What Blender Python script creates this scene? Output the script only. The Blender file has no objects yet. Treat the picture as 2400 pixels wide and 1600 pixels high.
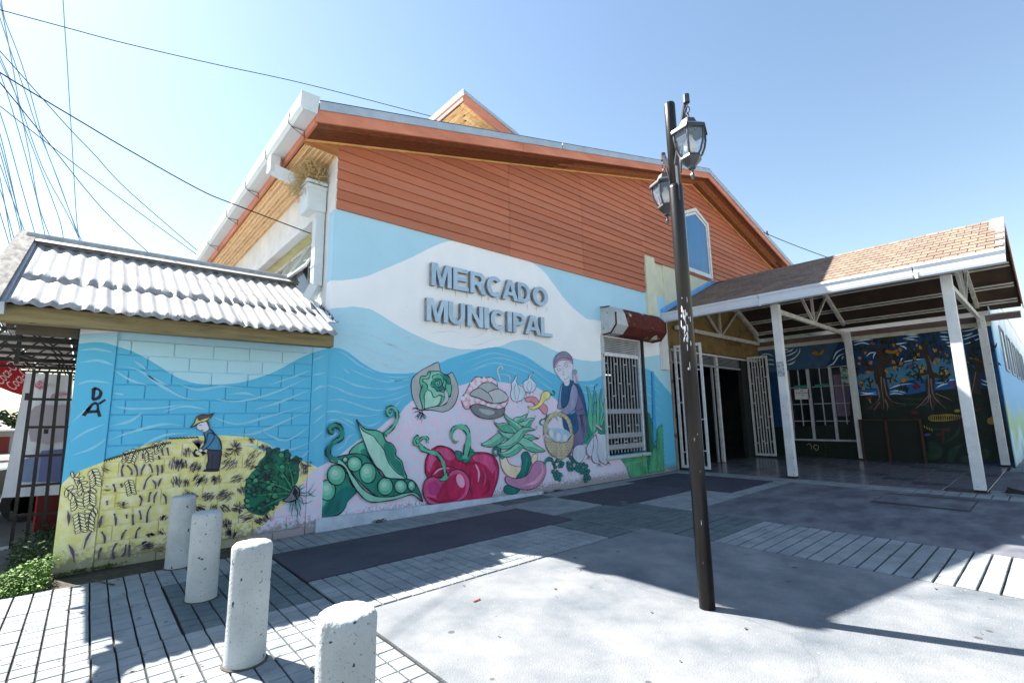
import bpy, bmesh, math, random
import numpy as np
from mathutils import Vector, Matrix
from mathutils.geometry import tessellate_polygon
random.seed(7)
R = math.radians
sc = bpy.context.scene
COL = sc.collection

# ---------------------------------------------------------------- camera
CAMZ, FOC = 1.5, 1117.7
_y, _p, _r = 0.72391198, 0.15412572, -0.01837396
_f = Vector((math.sin(_y)*math.cos(_p), math.cos(_y)*math.cos(_p), math.sin(_p)))
_r0 = Vector((math.cos(_y), -math.sin(_y), 0)); _u0 = _r0.cross(_f)
CR = _r0*math.cos(_r)+_u0*math.sin(_r); CU = -_r0*math.sin(_r)+_u0*math.cos(_r)
cd = bpy.data.cameras.new('camera'); cam = bpy.data.objects.new('camera', cd); COL.objects.link(cam)
cd.sensor_width = 36; cd.lens = FOC/2400*36; cd.clip_end = 2000; cd.clip_start = 0.05
m = Matrix((CR, CU, -_f)).transposed().to_4x4(); m.translation = Vector((0, 0, CAMZ)); cam.matrix_world = m
sc.camera = cam
# ---------------------------------------------------------------- light
SUN = Vector((0.365, -0.84, -1.0)).normalized()
elev = math.asin(-SUN.z); azim = math.atan2(-SUN.x, -SUN.y)
w = bpy.data.worlds.new('World'); sc.world = w; w.use_nodes = True
nt = w.node_tree; nt.nodes.clear()
sky = nt.nodes.new('ShaderNodeTexSky'); sky.sky_type = 'NISHITA'; sky.sun_disc = False
sky.sun_elevation = elev; sky.sun_rotation = azim; sky.air_density = 1.5; sky.dust_density = 0.4; sky.ozone_density = 1.5
bgn = nt.nodes.new('ShaderNodeBackground'); bgn.inputs[1].default_value = 0.06
wo = nt.nodes.new('ShaderNodeOutputWorld')
nt.links.new(sky.outputs[0], bgn.inputs[0]); nt.links.new(bgn.outputs[0], wo.inputs[0])
sl = bpy.data.lights.new('sun', 'SUN'); sl.energy = 5.0; sl.angle = R(0.55); sl.color = (1, .95, .88)
so = bpy.data.objects.new('sun', sl); COL.objects.link(so); so.location = (-6, 14, 18)
so.rotation_euler = SUN.to_track_quat('-Z', 'Y').to_euler()
vs = sc.view_settings; vs.view_transform = 'Standard'; vs.look = 'None'; vs.gamma = 1; vs.exposure = 1.88
sc.render.engine = 'CYCLES'

# ---------------------------------------------------------------- picture point -> real plane
ZO = dict(S=(0,0,1), A=(0,0,2.614), B=(0,500,2.614), C=(0,1000,2.614), D=(700,1000,2.614), E=(700,200,2.614), F=(900,750,3.485),
 G=(1300,600,2.852), H=(1800,450,2.09), I=(1200,1050,3.485), J=(1800,1050,3.485), K=(1500,200,3.485), L=(0,760,2.613),
 M=(640,200,3.136), N=(1380,700,3.823), O=(100,1000,4.356), P=(400,940,4.356), Q=(0,1080,5.225), T=(1980,740,4.356),
 U=(1760,760,4.613), V=(1560,360,4.9), W=(0,0,2.8), X=(700,960,6.15), Y=(940,820,8.042), Z=(1260,810,5.406), R=(740,640,5.2275), a=(0,740,7.84))
def ray(z, x, y):
    o = ZO[z]; px = o[0]+x/o[2]; py = o[1]+y/o[2]
    return CR*((px-1200)/FOC)-CU*((py-800)/FOC)+_f
def aty(Yv, z, x, y): d = ray(z, x, y); t = Yv/d.y; return Vector((d.x*t, Yv, CAMZ+d.z*t))
def atx(Xv, z, x, y): d = ray(z, x, y); t = Xv/d.x; return Vector((Xv, d.y*t, CAMZ+d.z*t))
def gnd(z, x, y, h=0): d = ray(z, x, y); t = (h-CAMZ)/d.z; return Vector((d.x*t, d.y*t, h))
def atd(dist, z, x, y): d = ray(z, x, y); return Vector((0, 0, CAMZ))+d*(dist/math.hypot(d.x, d.y))

# ---------------------------------------------------------------- materials
def lin(c): return tuple((v/12.92 if v <= .04045 else ((v+.055)/1.055)**2.4) for v in c)
MATS = {}
def mat(name, c1, c2=None, scale=6, rough=.75, bump=0.0, metal=0, stretch=(1,1,1), detail=6, lo=.35, hi=.65, spots=None, bscale=None, emis=0, spec=.3, c3=None, world=False, trans=0, alpha=1, gum=None, cracks=0):
    if name in MATS: return MATS[name]
    m = bpy.data.materials.new(name); m.use_nodes = True; n = m.node_tree; b = n.nodes['Principled BSDF']
    b.inputs['Roughness'].default_value = rough; b.inputs['Metallic'].default_value = metal
    b.inputs['Specular IOR Level'].default_value = spec
    c1 = tuple(c1)+(1,)
    if c2 is None: c2 = tuple(v*.8 for v in c1[:3])
    c2 = tuple(c2)+(1,)
    tc = n.nodes.new('ShaderNodeTexCoord'); mp = n.nodes.new('ShaderNodeMapping'); mp.inputs[3].default_value = stretch
    if world:
        gp = n.nodes.new('ShaderNodeNewGeometry'); n.links.new(gp.outputs['Position'], mp.inputs[0])
    else: n.links.new(tc.outputs['Object'], mp.inputs[0])
    nz = n.nodes.new('ShaderNodeTexNoise'); nz.inputs['Scale'].default_value = scale; nz.inputs['Detail'].default_value = detail; nz.inputs['Roughness'].default_value = .62
    n.links.new(mp.outputs[0], nz.inputs[0])
    cr = n.nodes.new('ShaderNodeValToRGB'); cr.color_ramp.elements[0].position = lo; cr.color_ramp.elements[1].position = hi
    cr.color_ramp.elements[0].color = c1; cr.color_ramp.elements[1].color = c2
    if c3: e = cr.color_ramp.elements.new((lo+hi)/2); e.color = tuple(c3)+(1,)
    n.links.new(nz.outputs[0], cr.inputs[0]); out = cr.outputs[0]
    if spots:
        for (sscale, thr, scol) in spots:
            nv = n.nodes.new('ShaderNodeTexNoise'); nv.inputs['Scale'].default_value = sscale; nv.inputs['Detail'].default_value = 2
            n.links.new(mp.outputs[0], nv.inputs[0])
            r2 = n.nodes.new('ShaderNodeValToRGB'); r2.color_ramp.elements[0].position = thr; r2.color_ramp.elements[1].position = thr+.03
            r2.color_ramp.elements[0].color = (0,0,0,1); r2.color_ramp.elements[1].color = (1,1,1,1)
            n.links.new(nv.outputs[0], r2.inputs[0])
            mx = n.nodes.new('ShaderNodeMixRGB'); mx.inputs[2].default_value = tuple(scol)+(1,)
            n.links.new(r2.outputs[0], mx.inputs[0]); n.links.new(out, mx.inputs[1]); out = mx.outputs[0]
    if gum:
        for (sc_, thr, gc) in gum:
            vo = n.nodes.new('ShaderNodeTexVoronoi'); vo.inputs['Scale'].default_value = sc_; n.links.new(mp.outputs[0], vo.inputs[0])
            r3 = n.nodes.new('ShaderNodeValToRGB'); r3.color_ramp.elements[0].position = thr; r3.color_ramp.elements[1].position = thr*1.25
            r3.color_ramp.elements[0].color = (.75,.75,.75,1); r3.color_ramp.elements[1].color = (0,0,0,1); n.links.new(vo.outputs['Distance'], r3.inputs[0])
            mx = n.nodes.new('ShaderNodeMixRGB'); mx.inputs[2].default_value = tuple(gc)+(1,); n.links.new(r3.outputs[0], mx.inputs[0]); n.links.new(out, mx.inputs[1]); out = mx.outputs[0]
    if cracks:
        ns = n.nodes.new('ShaderNodeTexNoise'); ns.inputs['Scale'].default_value = 2.2; ns.inputs['Detail'].default_value = 6; n.links.new(mp.outputs[0], ns.inputs[0])
        va = n.nodes.new('ShaderNodeVectorMath'); va.operation = 'MULTIPLY_ADD'; va.inputs[1].default_value = (.5,.5,.5); n.links.new(ns.outputs['Color'], va.inputs[0]); n.links.new(mp.outputs[0], va.inputs[2])
        vo = n.nodes.new('ShaderNodeTexVoronoi'); vo.feature = 'DISTANCE_TO_EDGE'; vo.inputs['Scale'].default_value = cracks; n.links.new(va.outputs[0], vo.inputs[0])
        r3 = n.nodes.new('ShaderNodeValToRGB'); r3.color_ramp.elements[0].position = .001; r3.color_ramp.elements[1].position = .0035
        r3.color_ramp.elements[0].color = (.2,.2,.2,1); r3.color_ramp.elements[1].color = (0,0,0,1); n.links.new(vo.outputs[0], r3.inputs[0])
        mx = n.nodes.new('ShaderNodeMixRGB'); mx.inputs[2].default_value = (.04,.04,.042,1); n.links.new(r3.outputs[0], mx.inputs[0]); n.links.new(out, mx.inputs[1]); out = mx.outputs[0]
    n.links.new(out, b.inputs['Base Color'])
    if emis: n.links.new(out, b.inputs['Emission Color']); b.inputs['Emission Strength'].default_value = emis
    if trans: b.inputs['Transmission Weight'].default_value = trans
    if alpha < 1: b.inputs['Alpha'].default_value = alpha
    if bump:
        nb = n.nodes.new('ShaderNodeTexNoise'); nb.inputs['Scale'].default_value = bscale or scale*6; nb.inputs['Detail'].default_value = 5
        n.links.new(mp.outputs[0], nb.inputs[0])
        bp = n.nodes.new('ShaderNodeBump'); bp.inputs['Strength'].default_value = bump; bp.inputs['Distance'].default_value = .01
        n.links.new(nb.outputs[0], bp.inputs['Height']); n.links.new(bp.outputs[0], b.inputs['Normal'])
    MATS[name] = m; return m
def paint(name, r, g, b_, var=.12, rough=.55):
    """brushed wall paint given as an sRGB 0-255 colour of the paint itself"""
    c = lin((r/255, g/255, b_/255))
    return mat('paint_'+name, tuple(min(1,v*(1+var*.5)) for v in c), tuple(v*(1-min(.6,var*2.6)) for v in c), scale=5.5, rough=rough, world=True, stretch=(1.2,1,.5), lo=.36, hi=.72, detail=10, bump=.15, bscale=45, spots=[(34,.74,tuple(v*.5+.22 for v in c))])

# ---------------------------------------------------------------- mesh builder
class MB:
    def __init__(s): s.v = []; s.f = []; s.m = []; s.mats = []
    def mi(s, m):
        if m not in s.mats: s.mats.append(m)
        return s.mats.index(m)
    def add(s, vs, fs, m):
        k = len(s.v); i = s.mi(m); s.v += [tuple(v) for v in vs]
        for f in fs: s.f.append(tuple(k+q for q in f)); s.m.append(i)
    def box(s, a, b, m, bev=0):
        x0,y0,z0 = [min(a[i],b[i]) for i in range(3)]; x1,y1,z1 = [max(a[i],b[i]) for i in range(3)]
        if bev:
            e = bev
            ring = lambda z, q: [(x0+q,y0+q,z),(x1-q,y0+q,z),(x1-q,y1-q,z),(x0+q,y1-q,z)]
            vs = ring(z0, e)+ring(z0+e, 0)+ring(z1-e, 0)+ring(z1, e); fs = [(3,2,1,0),(12,13,14,15)]
            for k in range(3):
                for j in range(4): fs.append((4*k+j, 4*k+(j+1)%4, 4*k+4+(j+1)%4, 4*k+4+j))
            s.add(vs, fs, m); return
        vs = [(x,y,z) for z in (z0,z1) for x,y in ((x0,y0),(x1,y0),(x1,y1),(x0,y1))]
        s.add(vs, [(3,2,1,0),(4,5,6,7),(0,1,5,4),(1,2,6,5),(2,3,7,6),(3,0,4,7)], m)
    def bar(s, p, q, wd, ht, m, up=(0,0,1)):
        p = Vector(p); q = Vector(q); d = (q-p).normalized(); u = Vector(up)
        sd = d.cross(u)
        if sd.length < 1e-4: sd = d.cross(Vector((0,1,0)))
        sd.normalize(); u = sd.cross(d); sd *= wd/2; u *= ht/2
        vs = [p-sd-u,p+sd-u,p+sd+u,p-sd+u,q-sd-u,q+sd-u,q+sd+u,q-sd+u]
        s.add(vs, [(3,2,1,0),(4,5,6,7),(0,1,5,4),(1,2,6,5),(2,3,7,6),(3,0,4,7)], m)
    def tube(s, pts, r, m, n=8, cap=True):
        pts = [Vector(p) for p in pts]; rs = r if isinstance(r, (list,tuple)) else [r]*len(pts)
        rings = []; pu = None
        for i, p in enumerate(pts):
            d = (pts[min(i+1,len(pts)-1)]-pts[max(i-1,0)]).normalized()
            u = Vector((0,0,1)) if abs(d.z) < .95 else Vector((0,1,0))
            a = d.cross(u).normalized() if pu is None else (pu-d*pu.dot(d)).normalized()
            pu = a; b = d.cross(a)
            rings.append([p+(a*math.cos(t)+b*math.sin(t))*rs[i] for t in [2*math.pi*k/n for k in range(n)]])
        vs = [v for r_ in rings for v in r_]; fs = []
        for i in range(len(pts)-1):
            for k in range(n): fs.append((i*n+k, i*n+(k+1)%n, (i+1)*n+(k+1)%n, (i+1)*n+k))
        if cap: fs.append(tuple(range(n-1,-1,-1))); fs.append(tuple((len(pts)-1)*n+k for k in range(n)))
        s.add(vs, fs, m)
    def lathe(s, c, prof, m, n=16, off=0):
        vs = []; fs = []; c = Vector(c)
        for (r, z) in prof:
            for k in range(n): t = 2*math.pi*k/n+off; vs.append(c+Vector((r*math.cos(t), r*math.sin(t), z)))
        for i in range(len(prof)-1):
            for k in range(n): fs.append((i*n+k, i*n+(k+1)%n, (i+1)*n+(k+1)%n, (i+1)*n+k))
        if prof[0][0] > 1e-4: fs.append(tuple(range(n-1,-1,-1)))
        if prof[-1][0] > 1e-4: fs.append(tuple((len(prof)-1)*n+k for k in range(n)))
        s.add(vs, fs, m)
    def prism(s, poly, d, m):
        """poly: planar 3D points, extruded by vector d"""
        k = len(poly); poly = [Vector(p) for p in poly]; d = Vector(d)
        nrm = Vector((0,0,0))
        for i in range(k): nrm += poly[i].cross(poly[(i+1)%k])
        if nrm.dot(d) > 0: poly = poly[::-1]
        tr = tessellate_polygon([poly]) if k > 4 else None
        vs = poly+[p+d for p in poly]
        fs = [tuple(range(k)), tuple(range(2*k-1, k-1, -1))] if not tr else [t for t in tr]+[tuple(q+k for q in t[::-1]) for t in tr]
        fs += [((i+1)%k, i, i+k, (i+1)%k+k) for i in range(k)]
        s.add(vs, fs, m)
    def build(s, name, parent=None, smooth=False, **kw):
        me = bpy.data.meshes.new(name)
        off = Vector((0,0,0))
        if parent is not None: off = parent.get('_w', Vector((0,0,0))); off = Vector(off)
        org = kw.pop('origin', None)
        loc = Vector(org)-off if org is not None else Vector((0,0,0)); base = off+loc
        me.from_pydata([tuple(Vector(v)-base) for v in s.v], [], s.f)
        for mm in s.mats: me.materials.append(mm)
        if len(s.mats) > 1: me.polygons.foreach_set('material_index', s.m)
        if smooth: me.polygons.foreach_set('use_smooth', [True]*len(me.polygons))
        me.update()
        o = bpy.data.objects.new(name, me); COL.objects.link(o); o.location = loc
        if parent is not None: o.parent = parent
        o['_w'] = tuple(base)
        tag(o, **kw); return o
def tag(o, label=None, cat=None, group=None, kind=None):
    if label: o['label'] = label
    if cat: o['category'] = cat
    if group: o['group'] = group
    if kind: o['kind'] = kind
    return o
def empty(name, loc, parent=None, **kw):
    o = bpy.data.objects.new(name, None); COL.objects.link(o); o.empty_display_size = .1
    off = Vector(parent['_w']) if parent is not None else Vector((0,0,0))
    o.location = Vector(loc)-off
    if parent is not None: o.parent = parent
    o['_w'] = tuple(loc); tag(o, **kw); return o
def bx(name, a, b, m, parent=None, bev=0, **kw):
    k = MB(); k.box(a, b, m, bev); return k.build(name, parent, **kw)
def inst(o_or_mesh, name, loc, parent, rot=None, **kw):
    """another piece sharing the same mesh data; loc in world"""
    o = bpy.data.objects.new(name, o_or_mesh); COL.objects.link(o)
    o.location = Vector(loc)-Vector(parent['_w']); o.parent = parent
    if rot: o.rotation_euler = rot
    o['_w'] = tuple(loc); tag(o, **kw); return o
def copy_tree(src, loc=None, **kw):
    def rec(o, par):
        c = o.copy(); COL.objects.link(c)
        if par is not None: c.parent = par
        for ch in [x for x in bpy.data.objects if x.parent is o and x is not c]: rec(ch, c)
        return c
    c = rec(src, None); c.location = loc
    tag(c, **kw); return c
def cat(pts, n=5, closed=True):
    """smooth curve through points"""
    P = [Vector(p) for p in pts]; out = []; k = len(P)
    for i in range(k if closed else k-1):
        g = (lambda j: P[j % k]) if closed else (lambda j: P[max(0, min(k-1, j))])
        a, b, c, d = g(i-1), g(i), g(i+1), g(i+2)
        for t in [q/n for q in range(n)]:
            out.append(.5*((2*b)+(c-a)*t+(2*a-5*b+4*c-d)*t*t+(3*b-a-3*c+d)*t**3))
    if not closed: out.append(P[-1])
    return out
# ================================================================ the painted wall
WY = 6.85                       # facade plane
BLK = paint('ink', 34, 34, 50, .02)
NAVY = paint('inkblue', 30, 48, 84, .05)
class Fig:
    """one painted figure: flat paint coats on a wall plane, each coat a hair above the last"""
    def __init__(s, at, zone, base, step=.0005, nrm=(0,-1,0)):
        s.mb = MB(); s.at = at; s.z = zone; s.b = base; s.k = 0; s.step = step; s.n = Vector(nrm); s._r = random.Random(len(COL.objects))
    def P(s, pts, z=None): return [s.at(z or s.z, x, y) for x, y in pts]
    def lift(s): s.k += 1; return s.n*(s.b+s.k*s.step)
    def fill(s, pts, m, smooth=4, z=None, closed=True):
        w3 = s.P(pts, z); w3 = cat(w3, smooth) if smooth > 1 else w3
        d = s.lift(); w3 = [p+d for p in w3]
        tr = tessellate_polygon([w3]); s.mb.add(w3, [t for t in tr], m); return s
    def line(s, pts, w, m=None, smooth=4, closed=False, taper=False, z=None, lift=True):
        w3 = s.P(pts, z); w3 = cat(w3, smooth, closed) if smooth > 1 else w3
        if closed: w3 = w3+[w3[0]]
        w = w*.5; d0 = s.lift() if lift else s.n*(s.b+s.k*s.step)
        L_ = []; n = len(w3); j0 = s._r.uniform(0,6); j1 = s._r.uniform(.5,1.1)
        for i, p in enumerate(w3):
            a = w3[max(i-1,0)]; b = w3[min(i+1,n-1)]
            if closed and i in (0, n-1): a = w3[-2]; b = w3[1]
            t = (b-a).normalized(); q = t.cross(s.n)
            ww = w
            if taper: u = i/(n-1); ww = w*(1-u*.85) if taper == 1 else w*max(.12, math.sin(math.pi*u))
            ww *= 1+.22*math.sin(j0+i*j1)+.10*math.sin(j0*2+i*2.3)
            L_ += [p+q*ww+d0, p-q*ww+d0]
        s.mb.add(L_, [(2*i, 2*i+1, 2*i+3, 2*i+2) for i in range(n-1)], m or BLK); return s
    def shape(s, pts, m, ow=.014, om=None, smooth=4, z=None):
        s.fill(pts, m, smooth, z); s.line(pts, ow, om or BLK, smooth, True, z=z); return s
    def ell(s, cx, cy, rx, ry, m, ow=0, om=None, rot=0, n=18, z=None):
        pts = []
        for k in range(n):
            t = 2*math.pi*k/n; a = rx*math.cos(t); b = ry*math.sin(t)
            pts.append((cx+a*math.cos(rot)-b*math.sin(rot), cy+a*math.sin(rot)+b*math.cos(rot)))
        s.fill(pts, m, 1, z)
        if ow: s.line(pts, ow, om or BLK, 1, True, z=z)
        return s
    def done(s, name, parent, label=None, kind=None): return s.mb.build(name, parent, label=label, kind=kind)
def mural_material():
    m = bpy.data.materials.new('mural_wall'); m.use_nodes = True; n = m.node_tree; N = n.nodes; Lk = n.links; b = N['Principled BSDF']
    b.inputs['Roughness'].default_value = .6; b.inputs['Specular IOR Level'].default_value = .25
    g = N.new('ShaderNodeNewGeometry'); sx = N.new('ShaderNodeSeparateXYZ'); Lk.new(g.outputs['Position'], sx.inputs[0])
    def mth(op, a, b_=None):
        k = N.new('ShaderNodeMath'); k.operation = op
        for i, v in enumerate((a, b_)):
            if v is None: continue
            if isinstance(v, (int, float)): k.inputs[i].default_value = v
            else: Lk.new(v, k.inputs[i])
        return k.outputs[0]
    def noise(sc_, det=4, st=(1,1,1)):
        mp = N.new('ShaderNodeMapping'); mp.inputs[3].default_value = st; Lk.new(g.outputs['Position'], mp.inputs[0])
        k = N.new('ShaderNodeTexNoise'); k.inputs['Scale'].default_value = sc_; k.inputs['Detail'].default_value = det; Lk.new(mp.outputs[0], k.inputs[0]); return k.outputs[0]
    xn = mth('DIVIDE', mth('ADD', sx.outputs[0], 1.0), 14.0)
    def zone(pts):
        w3 = sorted([tuple(aty(WY, *p)) for p in pts]); fc = N.new('ShaderNodeFloatCurve'); cm = fc.mapping; c = cm.curves[0]
        q = [((x+1)/14, z/7) for x, _, z in w3]
        while len(c.points) < len(q): c.points.new(.5, .5)
        for pt, (x, z) in zip(sorted(c.points, key=lambda p: p.location.x), q): pt.location = (x, z)
        for pt in c.points: pt.handle_type = 'AUTO_CLAMPED'
        cm.update(); Lk.new(xn, fc.inputs[1])
        return mth('SUBTRACT', mth('ADD', mth('MULTIPLY', fc.outputs[0], 7.0), mth('MULTIPLY', mth('SUBTRACT', noise(9), .5), .02)), sx.outputs[2])  # >0 below the line
    def col(r, g_, b_): return lin((r/255, g_/255, b_/255))+(1,)
    def mixc(fac, a, c):
        k = N.new('ShaderNodeMixRGB'); Lk.new(fac, k.inputs[0])
        for i, v in ((1, a), (2, c)):
            if isinstance(v, tuple): k.inputs[i].default_value = v
            else: Lk.new(v, k.inputs[i])
        return k.outputs[0]
    step = lambda v: mth('GREATER_THAN', v, 0.0)
    h1 = zone([('B',-300,400),('R',0,60),('R',200,92),('R',430,75),('R',560,55),('E',560,1110),('E',700,1050),('E',820,990),('E',920,955),('E',1080,950),('E',1260,990),('E',1400,1070),('E',1480,1120),('E',1560,1215),('E',1640,1320),('E',1720,1395),('E',1840,1440),('N',0,185),('N',300,330),('N',640,390)])
    h2 = zone([('B',0,790),('B',490,742),('B',1500,700),('B',1900,700),('R',170,440),('R',300,425),('R',520,415),('R',650,435),('R',800,510),('R',1000,640),('R',1200,745),('R',1400,835),('R',1600,900),('R',1750,925),('R',2040,925),('F',950,212),('F',1040,175),('F',1130,160),('F',1200,165),('F',1290,200),('F',1400,250),('F',1500,290),('F',1600,325),('F',1700,335),('F',1790,325),('N',480,525),('N',640,500)])
    h3 = zone([('B',0,830),('B',490,800),('B',600,790),('B',720,815),('B',820,850),('B',900,890),('B',980,940),('B',1060,990),('B',1150,1030),('B',1270,1047),('B',1400,1045),('B',1500,1030),('B',1600,1000),('B',1700,960),('B',1800,905),('R',40,950),('R',240,915),('R',360,945),('R',480,1030),('R',620,1130),('R',770,1205),('R',950,1228),('R',1150,1225),('F',300,420),('F',450,350),('F',560,305),('F',700,265),('F',830,230),('F',930,222),('F',1000,235),('F',1100,270),('F',1200,320),('F',1290,385),('F',1370,430),('F',1500,478),('F',1600,497),('F',1700,490),('F',1790,450),('N',480,618),('N',560,650),('N',640,740)])
    h5 = zone([('O',90,760),('O',205,570),('O',250,530),('O',320,470),('O',420,430),('O',560,375),('O',700,320),('O',800,280),('O',900,230),('O',1000,200),('O',1100,165),('P',0,382),('P',150,360),('P',300,350),('P',600,350),('P',700,355),('P',840,375),('P',900,400),('P',1000,440),('P',1100,490),('P',1200,550),('P',1350,610),('P',1490,672),('D',200,330),('D',240,640)])
    h4 = zone([('P',700,1480),('P',780,1390),('P',870,1310),('P',950,1260),('P',1050,1150),('P',1200,1000),('P',1350,830),('P',1490,672),('X',330,800),('X',540,690),('X',760,520),('X',920,400),('X',1150,270),('X',1400,100),('F',60,800),('F',180,700),('F',230,660),('F',400,590),('F',630,530),('F',750,502),('F',930,505),('F',1060,520),('F',1240,545),('F',1300,580),('F',1400,645),('F',1520,820),('F',1640,1000),('F',1780,1105),('N',275,1415),('N',500,1425),('N',660,1500)])
    c = mixc(step(h1), col(178,219,238), col(243,245,248))
    c = mixc(step(h2), c, col(176,220,238))
    xw = mth('LESS_THAN', sx.outputs[0], 2.38)
    blue = mixc(xw, col(96,188,226), col(90,186,226))
    c = mixc(step(h3), c, blue)
    ylw = N.new('ShaderNodeValToRGB'); ylw.color_ramp.elements[0].position = .38; ylw.color_ramp.elements[1].position = .7
    ylw.color_ramp.elements[0].color = col(226,220,138); ylw.color_ramp.elements[1].color = col(240,234,198)
    Lk.new(noise(14, 5), ylw.inputs[0])
    c = mixc(step(h5), c, ylw.outputs[0])
    pk = N.new('ShaderNodeValToRGB'); E = pk.color_ramp.elements; E[0].position = .36; E[1].position = .62
    E[0].color = col(204,222,238); E[1].color = col(240,206,230); e = E.new(.5); e.color = col(222,216,238)
    Lk.new(noise(12, 3, (1.3,1,.9)), pk.inputs[0])
    c = mixc(step(h4), c, pk.outputs[0])
    # brush-mark and weather variation
    v = N.new('ShaderNodeValToRGB'); v.color_ramp.elements[0].position = .3; v.color_ramp.elements[1].position = .75
    v.color_ramp.elements[0].color = (1,1,1,1); v.color_ramp.elements[1].color = (.90,.92,.935,1); Lk.new(noise(2.2, 8, (1,1,.7)), v.inputs[0])
    k = N.new('ShaderNodeMixRGB'); k.blend_type = 'MULTIPLY'; k.inputs[0].default_value = .8; Lk.new(c, k.inputs[1]); Lk.new(v.outputs[0], k.inputs[2]); c = k.outputs[0]
    # splashed grime close to the pavement
    low = mth('MULTIPLY', mth('SUBTRACT', mth('MULTIPLY', noise(26, 8), .42), sx.outputs[2]), 9.0)
    lc = N.new('ShaderNodeClamp'); Lk.new(low, lc.inputs[0])
    c = mixc(mth('MULTIPLY', lc.outputs[0], .75), c, col(120,118,112))
    # flaked spots
    fl = N.new('ShaderNodeValToRGB'); fl.color_ramp.elements[0].position = .735; fl.color_ramp.elements[1].position = .75; Lk.new(noise(38, 3), fl.inputs[0])
    c = mixc(mth('MULTIPLY', fl.outputs[0], .6), c, col(120,130,140))
    Lk.new(c, b.inputs['Base Color'])
    bp = N.new('ShaderNodeBump'); bp.inputs['Strength'].default_value = .22; bp.inputs['Distance'].default_value = .008; Lk.new(noise(45, 6), bp.inputs['Height']); Lk.new(bp.outputs[0], b.inputs['Normal'])
    return m
MUR = mural_material()
# ================================================================ common materials
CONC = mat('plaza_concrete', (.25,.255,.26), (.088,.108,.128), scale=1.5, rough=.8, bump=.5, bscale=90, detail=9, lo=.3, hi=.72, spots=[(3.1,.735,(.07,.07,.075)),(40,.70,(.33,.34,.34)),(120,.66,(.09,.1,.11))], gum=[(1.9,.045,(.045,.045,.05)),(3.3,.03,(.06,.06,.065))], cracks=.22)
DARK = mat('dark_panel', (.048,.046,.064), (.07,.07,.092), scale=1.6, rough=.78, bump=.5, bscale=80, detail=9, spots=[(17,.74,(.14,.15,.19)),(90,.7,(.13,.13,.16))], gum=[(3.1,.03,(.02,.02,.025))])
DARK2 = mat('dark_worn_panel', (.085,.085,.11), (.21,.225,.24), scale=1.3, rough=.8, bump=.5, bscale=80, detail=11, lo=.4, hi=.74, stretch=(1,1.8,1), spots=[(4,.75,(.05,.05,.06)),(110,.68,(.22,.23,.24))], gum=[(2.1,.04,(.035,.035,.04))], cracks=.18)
TLIGHT = mat('paving_light', (.29,.31,.32), (.19,.215,.225), scale=3, rough=.8, bump=.4, bscale=60, world=True, spots=[(30,.70,(.16,.17,.18))])
TGREEN = mat('paving_green', (.125,.16,.165), (.08,.105,.115), scale=3, rough=.8, bump=.4, bscale=60, world=True, spots=[(30,.70,(.1,.11,.11))])
BED = mat('joint_bed', (.016,.016,.018), (.03,.03,.028), scale=20, rough=.95)
POL1 = mat('polished_tile_pink', (.24,.22,.25), (.17,.16,.18), scale=4, rough=.22, spec=.5)
POL2 = mat('polished_tile_grey', (.12,.12,.14), (.09,.09,.11), scale=4, rough=.25, spec=.5)
# ================================================================ ground and pavement
gm = mat('street_asphalt', (.16,.155,.15), (.11,.108,.105), scale=.6, rough=.9, bump=.4, bscale=60)
g = MB(); g.add([(-400,8.95,-.16),(400,8.95,-.16),(400,500,-.16),(-400,500,-.16)], [(0,1,2,3)], gm)
g.add([(-400,-300,-.09),(400,-300,-.09),(400,8.95,-.09),(-400,8.95,-.09)], [(0,1,2,3)], mat('outer_paving', (.34,.335,.32), (.26,.26,.25), scale=2, rough=.95))
g.build('ground', kind='structure')
pv = empty('plaza_pavement', (3,3,0), kind='structure')
bx('pavement_bed', (-.62,-3.4,-.08), (19,6.95,-.02), BED, pv)
def slab(x0,y0,x1,y1,m,name='paving_panel',t=.06,top=0): return bx(name, (x0+.006,y0+.006,top-t), (x1-.006,y1-.006,top), m, pv, bev=.004)
slab(1.68,-1.2,5.66,3.84,CONC); slab(1.68,-3.4,5.66,-1.2,CONC)
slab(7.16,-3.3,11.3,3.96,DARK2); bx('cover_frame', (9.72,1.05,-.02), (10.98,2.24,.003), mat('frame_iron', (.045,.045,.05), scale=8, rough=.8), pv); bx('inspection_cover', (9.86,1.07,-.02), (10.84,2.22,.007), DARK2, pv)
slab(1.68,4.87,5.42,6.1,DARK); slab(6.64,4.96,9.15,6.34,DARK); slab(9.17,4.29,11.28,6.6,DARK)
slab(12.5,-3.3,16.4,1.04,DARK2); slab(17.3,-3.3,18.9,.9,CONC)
tiles = []
def field(x0,y0,x1,y1,px,py_,gx,gy,m):
    nx = max(1, round((x1-x0)/px)); ny = max(1, round((y1-y0)/py_)); px = (x1-x0)/nx; py_ = (y1-y0)/ny
    for i in range(nx):
        for j in range(ny):
            tiles.append((x0+px*(i+.5), y0+py_*(j+.5), px-gx, py_-gy, m))
field(-.6,5.7,1.66,6.32,.126,.15,.013,.009,TLIGHT); field(.66,4.35,1.66,5.7,.126,.14,.013,.009,TGREEN); field(-.6,4.35,.65,5.7,.126,.14,.013,.009,TLIGHT)  # the green field carries the tint of the shade in its colour
field(-.6,.6,1.66,4.35,.126,.14,.012,.009,TLIGHT)
field(1.68,6.12,5.42,6.82,.14,.175,.012,.010,TLIGHT); field(5.44,5.27,6.62,6.4,.14,.14,.011,.012,TLIGHT); field(5.44,6.4,6.62,6.82,.14,.14,.011,.012,TGREEN)
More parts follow.
